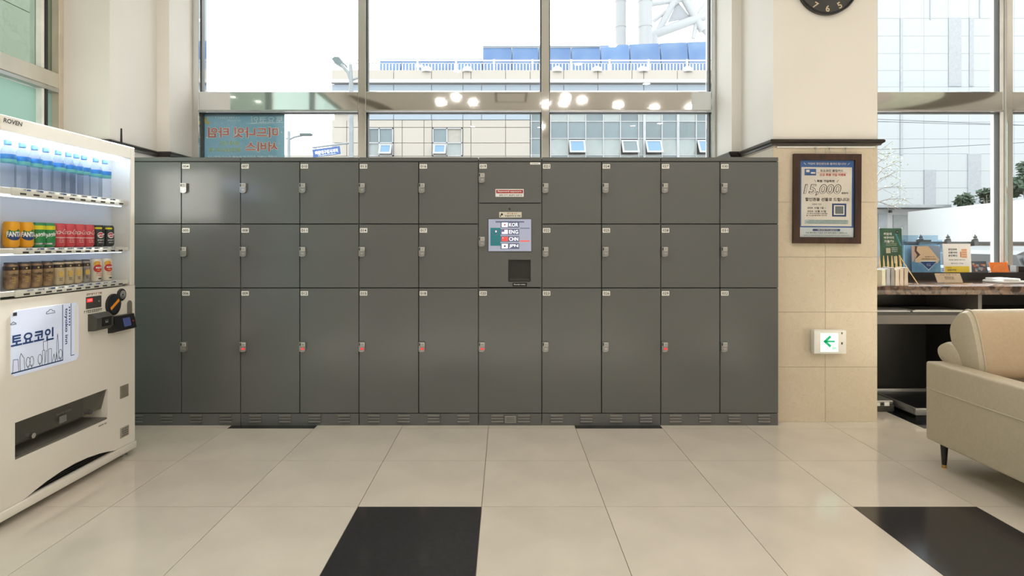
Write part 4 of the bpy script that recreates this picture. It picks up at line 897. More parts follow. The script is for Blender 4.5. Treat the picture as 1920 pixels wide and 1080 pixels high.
# ================================================================ SOFA
sf = thing('sofa', (3.42, 2.98, 0), 'taupe leather sofa with tan back cushion and black legs', 'sofa')
SX0, SX1, SY0, SY1, SZ0, SZ1 = 2.446, 4.40, 2.46, 3.43, .142, .594
def pillow(prof, x0, x1, r=.035, seg=3, m=0, puff=.02):
    """closed (y, z) profile swept from x0 to x1 with rounded, puffed ends"""
    mb = MB(); n = len(prof); cy = sum(p[0] for p in prof) / n; cz_ = sum(p[1] for p in prof) / n
    ring_ = [(x0 - puff, .0), (x0 - puff * .9, .55), (x0, .88), (x0 + r * .8, .98), (x0 + r * 2, 1.0), ((x0 + x1) / 2, 1.02), (x1 - r * 2, 1.0), (x1 - r * .8, .98), (x1, .88), (x1 + puff * .9, .55), (x1 + puff, .0)]
    vs = []; 
    for x, k in ring_:
        for (y, z) in prof: vs.append((x, cy + (y - cy) * max(k, .01), cz_ + (z - cz_) * max(k, .01)))
    fs = [(i * n + j, (i + 1) * n + j, (i + 1) * n + (j + 1) % n, i * n + (j + 1) % n) for i in range(len(ring_) - 1) for j in range(n)]
    zs = [p[1] for p in prof]; lo_z, hi_z = min(zs), max(zs)
    for q_, f in enumerate(fs):
        i, j = q_ // n, q_ % n; a, b = prof[j], prof[(j + 1) % n]
        tan_ = m == 'front' and 3 <= i <= len(ring_) - 5 and (a[0] + b[0]) / 2 < cy - .2 * (hi_z - (a[1] + b[1]) / 2) + .035 and (a[1] + b[1]) / 2 < hi_z - .025
        mb.add([vs[k] for k in f], [(0, 1, 2, 3)], 1 if tan_ else 0, True)
    return mb
def smooth(poly, it=2):
    for _ in range(it):
        poly = [q for i in range(len(poly)) for q in ((poly[i][0] * .75 + poly[(i + 1) % len(poly)][0] * .25, poly[i][1] * .75 + poly[(i + 1) % len(poly)][1] * .25),
                (poly[i][0] * .25 + poly[(i + 1) % len(poly)][0] * .75, poly[i][1] * .25 + poly[(i + 1) % len(poly)][1] * .75))]
    return poly
for k, (a, b) in enumerate(((SX0, SX0 + .12), (SX1 - .12, SX1))):
    am = obj('arm', MB().box(a, SY0, SZ0, b, SY1, SZ1, 0, .015, 4), M['leather'], sf)
    obj('seam', MB().tube([(a - .0005, SY0 + .014, .439), (a - .0005, SY1 - .014, .439)], .0042, 8).tube([(b + .0005, SY0 + .014, .439), (b + .0005, SY1 - .014, .439)], .0042, 8).tube([(a + .014, SY0, .439), (b - .014, SY0, .439)], .0042, 8).tube([(a + .014, SY1, .439), (b - .014, SY1, .439)], .0042, 8), M['leather'], am)
obj('back_shell', MB().box(SX0 + .115, SY1 - .10, SZ0, SX1 - .115, SY1 - .002, SZ1 - .012, 0, .02, 3), M['leather'], sf)
obj('base', MB().box(SX0 + .115, SY0 + .03, SZ0, SX1 - .115, SY1 - .09, .30, 0, .01, 2), M['leather'], sf)
mid = (SX0 + SX1) / 2
for a, b in ((SX0 + .125, mid - .004), (mid + .004, SX1 - .125)):
    obj('seat_cushion', MB().box(a, SY0 + .0, .30, b, 3.17, .45, 0, .04, 4), M['leather'], sf)
    up_ = smooth([(3.165, .53), (3.20, .72), (3.245, .875), (3.29, .915), (3.36, .885), (3.425, .80), (3.405, .70), (3.375, .66), (3.34, .55)], 2)
    bc = obj('back_cushion', pillow(up_, a + .0, b - .0, .03, m='front', puff=.014), [M['leather'], M['leathert']], sf, fix=True)
    cy_ = sum(p[0] for p in up_) / len(up_); cz_ = sum(p[1] for p in up_) / len(up_)
    for xw in (a + .024, b - .024):
        obj('welt', MB().tube([(xw, cy_ + (y - cy_) * .985, cz_ + (z - cz_) * .985) for y, z in up_ + up_[:1]], .0045, 6), M['leather'], bc)
    lo_ = smooth([(3.30, .52), (3.30, .66), (3.38, .715), (3.455, .70), (3.50, .655), (3.475, .60), (3.42, .575), (3.40, .55)], 2)
    obj('lumbar_roll', pillow(lo_, a - .015, b + .0, .03, puff=.016), M['leather'], sf, fix=True)
for (x, y) in ((SX0 + .055, SY1 - .075), (SX1 - .055, SY1 - .075), (SX0 + .055, SY0 + .08), (SX1 - .055, SY0 + .08)):
    lg = obj('leg', MB().tube([(x, y, .0), (x, y, .016), (x - .0, y, SZ0 + .004)], [.0115, .012, .021], 16), M['legm'], sf)
    obj('leg_tip', MB().cyl((x, y, 0), (x, y, .018), .0130, n=16), M['brass'], lg)

# ================================================================ POSTER ON THE GLASS (printed for the street, seen from behind)
yq = 5.215; pa, pb = X(376, yq), X(533.5, yq); pz1, pz0 = Z(212, yq), 1.72
gp = thing('window_poster', ((pa + pb) / 2, yq, pz0), 'blue night-service poster on the window glass, lettering seen reversed from behind', 'poster')
q = MB(); q.box(pa, yq, pz0, pb, yq + .003, pz1, 0); NX = -EX
Pq = lambda px, py, k=1: Vector((X(px, yq), yq - .0006 * k, Z(py, yq)))
def mtext(s, hpx, px, py, wpx, m, k, bold, **kw):       # mirrored lettering, facing the room
    vs0 = len(q.v); q.text(s, hpx / FPX * yq, (0, 0, 0), EX, EZ, m, wfit=wpx / FPX * yq, bold=bold, lift=0)
    o3 = Pq(px, py, k)
    for i in range(vs0, len(q.v)): q.v[i] = Vector((o3.x - q.v[i].x, o3.y, o3.z + q.v[i].z))
pass
mtext('토요코인', 13, 501, 225, 60, 1, 3, .01)
q.rect(Pq(488, 231.5, 2), EX, EZ, .25, .004, 1)
[mtext('미드나잇 타임', 19, 456 + 1.3 * math.cos(t), 248.5 + 1.3 * math.sin(t), 131, 1, 3 + i * .1, .02) for i, t in enumerate([k * PI / 4 for k in range(8)])]; mtext('미드나잇 타임', 19, 456, 248.5, 131, 2, 5, .02)
[mtext('서비스', 18, 491 + 1.3 * math.cos(t), 275 + 1.3 * math.sin(t), 60, 1, 3 + i * .1, .02) for i, t in enumerate([k * PI / 4 for k in range(8)])]; mtext('서비스', 18, 491, 275, 60, 2, 5, .02)
mtext('심야시간', 8, 431, 268.5, 38, 3, 4, .02); mtext('할인된요금으로 이용', 8, 422, 281, 60, 3, 4, .02)
mtext('더욱 특별한 토요코인의 밤', 4, 426, 221, 46, 1, 3, 0); mtext('지금 만나보세요', 3.5, 439, 226, 26, 1, 3, 0)
mtext('자세한 내용은 프런트에 문의해 주시기 바랍니다', 4, 455, 294, 130, 1, 3, .02)
cm_ = [Pq(391 + 7.5 * math.cos(a), 226 - 8 * math.sin(a), 3) for a in [math.radians(80 + 200 * i / 12) for i in range(13)]]
ci_ = [Pq(394 + 5.2 * math.cos(a), 223.5 - 6 * math.sin(a), 3) for a in [math.radians(80 + 200 * i / 12) for i in range(13)]]
q.add(cm_ + ci_, [(i, i + 1, 14 + i, 13 + i) for i in range(12)], 4)
for (sx, sy) in ((403, 230), (416, 231), (428, 233), (388, 258), (388, 274), (396, 272), (406, 274), (524, 269), (528, 248), (435, 236), (398, 221)): q.disc(Pq(sx, sy, 3), EX, EZ, .007, 1, 4)
def translucent(name, c, f=.55):
    m = bpy.data.materials.new(name); m.use_nodes = True; t = m.node_tree; b = t.nodes['Principled BSDF']; o = t.nodes['Material Output']
    b.inputs['Base Color'].default_value = c; b.inputs['Roughness'].default_value = .4; tl = t.nodes.new('ShaderNodeBsdfTranslucent'); tl.inputs[0].default_value = c
    nz_ = t.nodes.new('ShaderNodeTexNoise'); nz_.inputs['Scale'].default_value = 3; mr = t.nodes.new('ShaderNodeMapRange'); mr.inputs['To Min'].default_value = f - .06; mr.inputs['To Max'].default_value = f + .06
    mx = t.nodes.new('ShaderNodeMixShader'); t.links.new(nz_.outputs['Fac'], mr.inputs['Value']); t.links.new(mr.outputs['Result'], mx.inputs[0])
    t.links.new(b.outputs[0], mx.inputs[1]); t.links.new(tl.outputs[0], mx.inputs[2]); t.links.new(mx.outputs[0], o.inputs['Surface']); return m
obj('poster_sheet', q, [translucent('film_blue', srgb(134, 160, 168), .46), translucent('film_white', srgb(246, 250, 250), .2), translucent('film_red', srgb(236, 130, 120), .25), translucent('film_olive', srgb(206, 214, 110), .25), translucent('film_moon', srgb(240, 222, 150), .25)], gp)

# ================================================================ OUTSIDE
obj('street', MB().box(-60, 5.4, -.35, 90, 120, -.15).box(-60, -20, -.35, -5.4, 5.4, -.15), pm('asphalt', srgb(120, 120, 118), .9, var=.08, scale=8), kind='structure')
FY = 30.0
def ext(r, g, b, k=.50): return tuple(c * k for c in srgb(r, g, b)[:3]) + (1,)
claddm = pm('facade_panel', ext(232, 224, 212), .6, var=.02, scale=.4, objvar=.02)
claddw = pm('facade_white', ext(246, 246, 244), .5, var=.01, scale=.4); stripm = pm('facade_blue_strip', ext(196, 214, 230), .35, var=.04, scale=.5)
wfr = pm('window_aluminium', ext(226, 230, 232), .4, .1); pvm = pm('pale_blind', ext(216, 212, 200), .6)
gl_d = pm('far_glass', ext(150, 178, 186, .36), .06, 0, var=.25, scale=.6, spec=.9, objvar=.14); gl_b = pm('far_glass_blue', ext(120, 176, 222), .06, var=.1, scale=.8, spec=.9)
gl_c = pm('far_glass_green', ext(158, 184, 186), .06, c2=ext(206, 216, 212), scale=.9, spec=.9, objvar=.12)
bd = thing('office_building', (3, FY, -.15), 'cream panelled office building across the street with roof railing', 'building')
XL, XR = X(622, FY), X(1460, FY)
obj('wall', MB().box(XL + .1, FY + .12, -.15, XR, FY + 14, Z(133, FY)), claddm, bd)
hor = lambda py: Z(py, FY); J = .014
def panels(name, xs_px, y0, y1, m, skip=(), proud=0.):
    for a, b in zip(xs_px, xs_px[1:]):
        if (a, b) in skip: continue
        obj(name, MB().box(X(a, FY) + J, FY - proud, hor(y1) + J, X(b, FY) - J, FY + .12, hor(y0) - J), m, bd)
panels('parapet_panel', (622, 672, 738, 809, 868, 883, 948, 994, 1057, 1121, 1185, 1207, 1270, 1333, 1396, 1460), 131, 150, claddm)
obj('ledge', MB().box(XL, FY - .25, hor(157), XR, FY + .12, hor(150) - .02), claddw, bd)
panels('strip_panel', (622, 672, 738, 809, 868, 903, 948, 994, 1057, 1121, 1207, 1270, 1333, 1396, 1460), 158, 170, stripm)
obj('ledge', MB().box(XL, FY - .12, hor(176), XR, FY + .12, hor(170) - .02), claddw, bd)
panels('wall_panel', (622, 672, 738, 809, 868, 883, 948, 994), 176, 213, claddm); panels('wall_panel', (994, 1057, 1121, 1207, 1270, 1333, 1396, 1460), 176, 211, claddw)
panels('strip_panel', (690, 738, 809, 868, 903, 948, 994), 213, 225, stripm, proud=.02)
cols_ = (622, 650, 690, 738, 754, 795, 810, 868, 883, 948, 994)
panels('wall_panel', cols_, 225, 239, claddm); panels('wall_panel', cols_, 239, 268, claddm, skip=((690, 738), (810, 868))); panels('wall_panel', cols_, 268, 293, claddm, skip=((690, 738), (810, 868)))
for r0, r1 in ((293, 325), (325, 357), (357, 389), (389, 421), (421, 453), (453, 505)): panels('wall_panel', (622, 690, 754, 810, 883, 948, 994), r0, r1, claddm)
def tilt_pane(parent, a, b, y0, y1, m, name='sash', tilt=.35):
    x0_, x1_, zt_, zb_ = X(a, FY), X(b, FY), hor(y0), hor(y1); q = MB(); t_ = tilt; f_ = .09
    def bx(u0, v0, u1, v1, d0, d1, mm):
        P = []
        for d in (d0, d1):
            for u, v in ((u0, v0), (u1, v0), (u1, v1), (u0, v1)):
                k = (zt_ - v) / (zt_ - zb_); P.append((u, FY - d - t_ * k, v))
        q.add(P, [(0, 1, 2, 3), (7, 6, 5, 4), (4, 5, 1, 0), (5, 6, 2, 1), (6, 7, 3, 2), (7, 4, 0, 3)], mm)
    bx(x0_, zb_, x1_, zb_ + f_, 0, .06, 0); bx(x0_, zt_ - f_, x1_, zt_, 0, .06, 0); bx(x0_, zb_ + f_, x0_ + f_, zt_ - f_, 0, .06, 0); bx(x1_ - f_, zb_ + f_, x1_, zt_ - f_, 0, .06, 0)
    bx(x0_ + f_, zb_ + f_, x1_ - f_, zt_ - f_, .02, .04, 1)
    return obj(name, q, [wfr, m], parent, fix=True)
for (a, b, c, opn) in ((690.5, 737.5, 711, (1,)), (811, 867, 838, (0,))):
    f_ = MB(); zt_, zb_ = hor(240), hor(293); mid_ = hor(268)
    for (p0, p1, q0, q1) in ((a, a + 2, 240, 293), (b - 2, b, 240, 293), (c - 1, c + 1, 240, 293), (a, b, 240, 242), (a, b, 291, 293), (a, b, 267, 269)): f_.box(X(p0, FY), FY - .04, hor(q1), X(p1, FY), FY + .1, hor(q0))
    wf = obj('window', f_, wfr, bd)
    for i, (p0, p1) in enumerate(((a + 2, c - 1), (c + 1, b - 2))):
        obj('pane', MB().box(X(p0, FY), FY + .04, hor(267), X(p1, FY), FY + .07, hor(242)), pvm if (c == 838 and i == 1) else gl_d, wf)
        if i in opn: tilt_pane(wf, p0, p1, 270, 290, gl_b)
        else: obj('pane', MB().box(X(p0, FY), FY + .04, hor(291), X(p1, FY), FY + .07, hor(269)), gl_c, wf)
# glazed curtain wall
cw = obj('curtain_wall', MB().box(X(994, FY), FY + .08, -.15, XR, FY + .12, hor(213)), M['dark'], bd)
vx = [996, 1032, 1065, 1098, 1131, 1163, 1197, 1208, 1241, 1271, 1305, 1337, 1370, 1403, 1436, 1460]
rows_ = (213, 228, 260, 291, 322, 353, 384, 420, 460, 505)
q = MB()
for x_ in vx: k = 2.4 if x_ in (1208, 1271) else .9; q.box(X(x_ - k, FY), FY - .05, hor(505), X(x_ + k, FY), FY + .08, hor(212))
for r_ in rows_: q.box(X(994, FY), FY - .04, hor(r_ + .7), XR, FY + .075, hor(r_ - .7))
obj('mullion_grid', q, wfr, cw)
opened = {(1065, 260), (1163, 260), (1208, 260), (1305, 260)}
for i in range(len(vx) - 1):
    for j in range(len(rows_) - 1):
        if rows_[j] > 330: continue
        a, b, t_, u_ = vx[i] + .9, vx[i + 1] - .9, rows_[j] + .7, rows_[j + 1] - .7
        if (vx[i], rows_[j]) in opened: tilt_pane(cw, a + .5, b - .5, t_ + 2, u_ - 2, gl_b if vx[i] != 1163 else gl_d, tilt=.45); continue
        obj('pane', MB().box(X(a, FY), FY + .02, hor(u_), X(b, FY), FY + .05, hor(t_)), gl_d if (i * 7 + j * 3) % 5 < 2 or x_ > 1208 and j == 1 else gl_c, cw)
obj('lower_glazing', MB().box(X(997, FY), FY + .02, -.1, XR, FY + .05, hor(354)), gl_d, cw)
# roof railing and parapet lamps
rl = obj('roof_railing', MB().box(XL, FY + .30, hor(110.5), XR, FY + .38, hor(108.5)).box(XL, FY + .32, hor(115.2), XR, FY + .36, hor(114.2)), claddw, bd)
q = MB(); x_ = XL
while x_ < XR: q.box(x_ - .028, FY + .32, hor(131) - .3, x_ + .028, FY + .36, hor(114.5)); x_ += .168
obj('balusters', q, claddw, rl, kind='stuff')
for p_ in (636, 660, 708, 781, 854, 926, 999, 1072, 1145, 1219, 1292, 1365, 1438): obj('post', MB().box(X(p_, FY) - .05, FY + .29, hor(131) - .3, X(p_, FY) + .05, FY + .39, hor(107.5)), claddw, rl)
for p_ in (800, 876, 1045, 1120, 1206, 1290): obj('parapet_lamp', MB().lathe([(.26, -.1), (.26, .05), (.2, .14), (.09, .2), (0, .21)], (X(p_, FY), FY + .1, hor(131)), 14), claddw, bd)
# blue barrel roof behind
BY = 37.0
br = thing('barrel_roof_building', (4, BY, -.15), 'low building with blue barrel roof behind the railing', 'building')
bm1 = pm('roof_blue', ext(96, 150, 222, .38), .35, c2=ext(140, 182, 232, .40), scale=.7, objvar=.10); bm2 = pm('roof_pale_edge', ext(214, 224, 234), .5)
obj('block', MB().box(X(710, BY), BY + .4, -.15, X(905, BY), BY + 8, Z(109, BY)).box(X(905, BY), BY + .4, -.15, X(1460, BY), BY + 8, Z(84, BY)), claddw, br)
def strip(p0, p1, ys0, ys1):
    a, b = X(p0, BY) + .03, X(p1, BY) - .03; z1a, z1b, z0_ = Z(ys0[0], BY), Z(ys0[1], BY), Z(ys1, BY); q = MB(); vs = []; n_ = 5
    for i in range(n_ + 1):
        s_ = i / n_; yy = BY + .45 * (s_ ** 2); vs += [(a, yy, z0_ + (z1a - z0_) * s_), (b, yy, z0_ + (z1b - z0_) * s_), (b, yy + .3, z0_ + (z1b - z0_) * s_), (a, yy + .3, z0_ + (z1a - z0_) * s_)]
    for i in range(n_):
        k = 4 * i; q.add(vs[k:k + 8], [(0, 1, 5, 4), (1, 2, 6, 5), (2, 3, 7, 6), (3, 0, 4, 7)], 0, True)
    q.add(vs[-4:], [(0, 1, 2, 3)], 0)
    obj('roof_panel', q, bm1, br, fix=True)
es = [710, 752, 803, 855, 905]
for i in range(4): strip(es[i], es[i + 1], (107.5, 107.5), 140)
es = [905, 960, 1010, 1072, 1127, 1182, 1240, 1292, 1345, 1400, 1460]; tp_ = lambda p: 82 if p < 1100 else 82 - (p - 1100) * .038
for i in range(10): strip(es[i], es[i + 1], (tp_(es[i]), tp_(es[i + 1])), 140)
obj('roof_edge', MB().box(X(905, BY), BY + .3, Z(84, BY), X(1127, BY), BY + .8, Z(81, BY)).box(X(710, BY), BY + .3, Z(109, BY), X(904, BY), BY + .8, Z(106.5, BY)), bm2, br)
# white truss tower and chimneys far behind
TY = 70.0
trm = pm('truss_white', ext(240, 243, 246, .40), .5, var=.01, scale=.3); trg = pm('truss_grey', ext(226, 230, 234, .40), .6, var=.01, scale=.3)
for (p_, r_, lab, m_) in ((1164, .62, 'slim pale round chimney far behind the blue roof', trg), (1210, .80, 'thicker white round tower beside the truss frame', trm)):
    c_ = (X(p_, TY), TY, -.15); o = thing('chimney', c_, lab, 'chimney'); q = MB(); zz = -.15; k = 0
    while zz < 42: obj('pipe_section', MB().cyl((c_[0], TY, zz), (c_[0], TY, zz + 2.9), r_, n=20).cyl((c_[0], TY, zz + 2.9), (c_[0], TY, zz + 3.0), r_ * 1.06, n=20), m_, o); zz += 3.0
tr = thing('truss_tower', (X(1300, TY), TY, -.15), 'huge white tubular truss frame rising over the blue roof', 'tower')
def tt(a, b, r_, m_=trm): obj('truss_tube', MB().cyl(W(a[0], a[1], TY + 2), W(b[0], b[1], TY + 2), r_, n=14), m_, tr)
tt((1222, 66), (1360, 16), .55); tt((1262, -40), (1318, 58), .50); tt((1304, 38), (1360, -40), .46); tt((1232, 62), (1268, -6), .42); tt((1225, 40), (1300, -20), .22); tt((1304, 38), (1345, 80), .42); tt((1300, 72), (1306, 38), .25); tt((1222, 8), (1360, -14), .3)
obj('infill_panel', MB().prism([(1252, 42), (1270, 2), (1296, 34)], lambda u, v, a: W(u, v, TY + 2 + a), .2, .5), trg, tr, fix=True)
for p_ in (1225, 1350): tt((p_, 66), (p_, 474), .55)
# street lamps, sign
LYp = 18.0
sl = thing('street_lamp', (X(658.5, LYp), LYp, -.15), 'grey street lamp with broad head in front of office building', 'lamp')
lg = pm('lamp_grey', ext(176, 186, 190), .4, .2); lgd = pm('lamp_head_grey', ext(122, 140, 142), .4, .1)
obj('pole', MB().tube([(X(658.5, LYp), LYp, -.15), (X(658.5, LYp), LYp, Z(160, LYp)), (X(657.5, LYp), LYp, Z(121, LYp))], [.09, .065, .045], 12), lg, sl)
obj('arm', MB().tube([W(657.5, 150, LYp), W(653, 136, LYp), W(640, 121, LYp)], .05, 10).tube([W(658, 150, LYp), W(672, 146, LYp), W(678, 143, LYp)], .035, 8), lg, sl)
q = MB(); hp = [W(x_, y_, LYp) for x_, y_ in ((622, 110), (627, 106), (636, 107), (645, 118), (645, 123), (638, 124), (628, 119))]; hp2 = [p_ + Vector((0, .35, .03)) for p_ in hp]
q.add(hp + hp2, [tuple(range(7)), tuple(reversed(range(7, 14)))] + [(i, (i + 1) % 7, (i + 1) % 7 + 7, i + 7) for i in range(7)], 0); obj('lamp_head', q, lgd, sl, fix=True)
q = MB().tube([W(658.5, 268, LYp), W(640, 270, LYp), W(586, 277, LYp)], .03, 8); obj('sign_arm', q, lg, sl)
L2 = 26.0
s2 = thing('street_lamp', (X(541.5, L2), L2, -.15), 'distant thin street lamp with one flat arm, beside the glass poster', 'lamp')
obj('pole', MB().tube([(X(541.5, L2), L2, -.15), W(541.5, 246, L2)], [.10, .06], 10), lg, s2); obj('arm', MB().tube([W(537, 259, L2), W(542, 262, L2), W(552, 257, L2), W(566, 254, L2)], .045, 8), lg, s2)
obj('lamp_head', MB().box(X(563, L2), L2 - .15, Z(254.5, L2), X(585, L2), L2 + .15, Z(250, L2), 0, .05, 2), lgd, s2)
sg = thing('street_sign', (X(612, LYp), LYp, 3.9), 'blue street sign with white lettering hanging on the lamp arm', 'sign')
q = MB(); sc0 = W(612, 284.5, LYp); rt = Vector((math.cos(.13), 0, math.sin(.13))); ut = Vector((-math.sin(.13), 0, math.cos(.13)))
q.rect(sc0 + EY * .03, rt, ut, .84, .24, 0, .03); q.text('해운대구청사거리', .12, sc0, rt, ut, 1, wfit=.70, bold=.03, lift=.002); q.greek(sc0 - ut * .09, rt, ut, .6, .03, 1, 7, lift=.002)
obj('plate', q, [pm('sign_blue', ext(70, 116, 196), .4), M['paper']], sg); obj('bracket', MB().tube([sc0 + rt * -.3 + ut * .12, sc0 + rt * -.3 + ut * .19], .012, 6).tube([sc0 + rt * .3 + ut * .12, sc0 + rt * .3 + ut * .16], .012, 6), lg, sg)
# low wall far left under the lamps
obj('wall_far', MB().box(-22, 33, -.15, XL - .3, 33.4, Z(291, 33)), claddm, kind='structure')
# ------------------------------- right-hand window view
GYb = 42.0
gb = thing('exhibition_hall', (42, GYb, -.15), 'big pale panelled hall filling the right window', 'building')
ga, gbx = X(1560, GYb), X(2350, GYb)
obj('wall', MB().box(ga, GYb + .2, -.15, gbx, GYb + 20, 34), pm('hall_core', ext(224, 232, 234, .5), .7), gb)
hm = pm('hall_panel', ext(226, 234, 236, .53), .5, var=.008, scale=.25, objvar=.006); hs = pm('hall_slot_grey', ext(212, 219, 224, .50), .6, objvar=.02)
vx = [1560, 1604, 1648, 1690, 1735, 1781, 1820, 1862, 1905, 1950, 2000, 2080, 2180, 2350]; hz = [-380, -250, -120, -40, 33, 66, 99, 131, 162, 195, 228, 260, 288, 320, 352, 388]
hp0 = None
for i in range(len(vx) - 1):
    for j in range(len(hz) - 1): obj('wall_panel', MB().box(X(vx[i], GYb) + .008, GYb + .15, Z(hz[j + 1], GYb) + .008, X(vx[i + 1], GYb) - .008, GYb + .2, Z(hz[j], GYb) - .008), hm, gb)
for (a, b, c, d) in ((1690, 1695, 33, 290), (1781, 1805, 32, 161), (1820, 1828, 32, 161), (1735, 1757, 318, 386), (1817, 1842, 288, 380), (1746, 1748, -120, 36), (1839, 1841, -120, 32)):
    obj('louvre_slot', MB().box(X(a, GYb), GYb + .10, Z(d, GYb), X(b, GYb), GYb + .149, Z(c, GYb)), hs, gb)
# low annexe with canopy at left of the hoarding
AY = 36.0
an = thing('annexe', (X(1672, AY), AY, -.15), 'low white annexe with flat canopy and grey shutter door', 'building')
obj('wall', MB().box(X(1560, AY), AY, -.15, X(1752, AY), AY + 4, Z(392, AY)), claddw, an); obj('canopy', MB().box(X(1560, AY), AY - 1.2, Z(391, AY), X(1756, AY), AY + 4, Z(386, AY)), pm('canopy_grey', ext(206, 212, 214), .5), an)
obj('shutter', MB().box(X(1674, AY), AY - .05, -.15, X(1703, AY), AY - .001, Z(403, AY)), pm('shutter_grey', ext(196, 202, 200), .5), an); obj('shutter', MB().box(X(1646, AY), AY - .05, -.15, X(1663, AY), AY - .001, Z(400, AY)), hs, an)
obj('lamp', MB().box(X(1666, AY), AY - .2, Z(399, AY), X(1669, AY), AY, Z(394, AY)), M['dark'], an)
# white hoarding running obliquely towards the room
h0, h1 = Vector((X(1704, 33), 33.0)), Vector((X(1990, 21.5), 21.5)); n_ = 9
ho = thing('hoarding', (22, 27, -.15), 'long white site hoarding of tall panels outside the right window', 'fence')
for i in range(n_):
    a = h0.lerp(h1, i / n_); b = h0.lerp(h1, (i + .998) / n_); d = Vector((0, .12)); q = MB(); zt_ = 2.98
    q.prism([(a.x, a.y), (b.x, b.y), (b.x + .02, b.y + .1), (a.x + .02, a.y + .1)], flat, .0, zt_); obj('hoarding_panel', q, pm('hoarding_white', ext(240, 246, 247, .72), .45, var=.01, objvar=.008), ho, fix=True)
    obj('post', MB().box(a.x + .2, a.y + .3, -.15, a.x + .28, a.y + .4, zt_ - .2), hs, ho)
# dark fence wall with finials
FWY = 13.0
fe = thing('fence_wall', (X(1830, FWY), FWY, -.15), 'low brown wall with black rail and finial posts behind the car', 'fence')
obj('wall', MB().box(X(1700, FWY), FWY + .04, -.15, X(2150, FWY), FWY + .2, Z(456, FWY)), pm('wall_brown', ext(140, 130, 118), .7), fe); obj('rail', MB().box(X(1700, FWY), FWY, Z(456.5, FWY), X(2150, FWY), FWY + .24, Z(453, FWY)), M['dark'], fe)
for p_ in (1725, 1776, 1827, 1878, 1929, 1980):
    obj('post', MB().box(X(p_, FWY) - .045, FWY - .06, -.15, X(p_, FWY) + .045, FWY + .03, Z(450, FWY)).lathe([(.05, 0), (.06, .02), (.035, .05), (.045, .07), (.0, .13)], (X(p_, FWY), FWY - .015, Z(450, FWY)), 10), M['dark'], fe)
# car
VYc = 9.0; gz = -.15
car = thing('car', (X(2010, VYc), VYc, gz), 'silver car parked outside the right window behind brochures', 'car')
carm = pm('car_silver', ext(206, 214, 218, .13), .3, .0, var=.02, coat=.3); carg = pm('car_glass', srgb(86, 108, 118), .05, var=.15, scale=3, spec=.9)
cp = lambda px, py: (X(px, VYc), Z(py, VYc))
bodyp = [cp(1822, 592), cp(1818, 540), cp(1822, 505), cp(1826, 500), cp(2250, 500), cp(2330, 512), cp(2345, 545), cp(2340, 592)]
f3 = lambda u, v, a: (u, a, v)
q = MB(); q.prism(bodyp, f3, VYc - .85, VYc + .85); obj('body', q, carm, car, fix=True)
top = [cp(1826, 500), cp(1828, 476), cp(1845, 469), cp(1866, 463.5), cp(1900, 461.5), cp(1990, 462), cp(2060, 470), cp(2150, 500)]
q = MB(); n = len(top); A_ = [(u, VYc - .84 + (.12 if 0 < i < n - 1 else 0), v) for i, (u, v) in enumerate(top)]; B_ = [(u, VYc + .84 - (.12 if 0 < i < n - 1 else 0), v) for i, (u, v) in enumerate(top)]
q.add(A_ + B_, [tuple(range(n)), tuple(reversed(range(n, 2 * n)))] + [(i, i + 1, n + i + 1, n + i) for i in range(n - 1)], 0); obj('cabin', q, carm, car, fix=True)
def side_glass(pts, nm='side_window'):
    q = MB(); q.add([(cp(u, v)[0], VYc - .86 + .13 * (500 - v) / 38, cp(u, v)[1]) for u, v in pts] + [(cp(u, v)[0], VYc - .845 + .13 * (500 - v) / 38, cp(u, v)[1]) for u, v in pts], [tuple(range(len(pts))), tuple(reversed(range(len(pts), 2 * len(pts))))] + [(i, (i + 1) % len(pts), (i + 1) % len(pts) + len(pts), i + len(pts)) for i in range(len(pts))], 0)
    obj(nm, q, carg, car, fix=True)
side_glass([(1832, 497), (1834, 479), (1860, 471), (1878, 469), (1878, 497)]); side_glass([(1884, 497), (1884, 469), (1970, 468), (1970, 497)]); side_glass([(1978, 497), (1978, 468), (2040, 474), (2110, 497)])
for p_ in (1895, 2235):
    w_ = obj('wheel', MB().cyl((X(p_, VYc), VYc - .88, gz + .31), (X(p_, VYc), VYc - .66, gz + .31), .31, n=24), M['black'], car); obj('hub', MB().cyl((X(p_, VYc), VYc - .89, gz + .31), (X(p_, VYc), VYc - .87, gz + .31), .20, n=16), M['silver'], w_)
    obj('wheel', MB().cyl((X(p_, VYc), VYc + .66, gz + .31), (X(p_, VYc), VYc + .88, gz + .31), .31, n=24), M['black'], car)
obj('door_handle', MB().box(X(1960, VYc), VYc - .87, Z(506, VYc), X(1985, VYc), VYc - .845, Z(503, VYc)), M['silver'], car)
# wires
wm = pm('wire_grey', ext(120, 126, 130), .6)
for k, (p0, p1, p2, y_, lab) in enumerate((((1560, 220), (1740, 229), (2000, 238), 22, 'upper thin overhead wire crossing the right window'), ((1560, 283), (1740, 277), (2000, 262), 22, 'lower thin overhead wire crossing the right window'), ((1560, 224), (1760, 234), (2000, 236), 24, 'middle thin overhead wire crossing the right window'))):
    P = [W(p0[0] + (p2[0] - p0[0]) * t, 0, y_) for t in [i / 10 for i in range(11)]]
    for i, p_ in enumerate(P):
        t = i / 10; yy = (1 - t) ** 2 * p0[1] + 2 * t * (1 - t) * p1[1] + t * t * p2[1]; p_.z = Z(yy, y_)
    o = obj('overhead_wire', MB().tube(P, .011, 5), wm, label=lab, cat='wire')
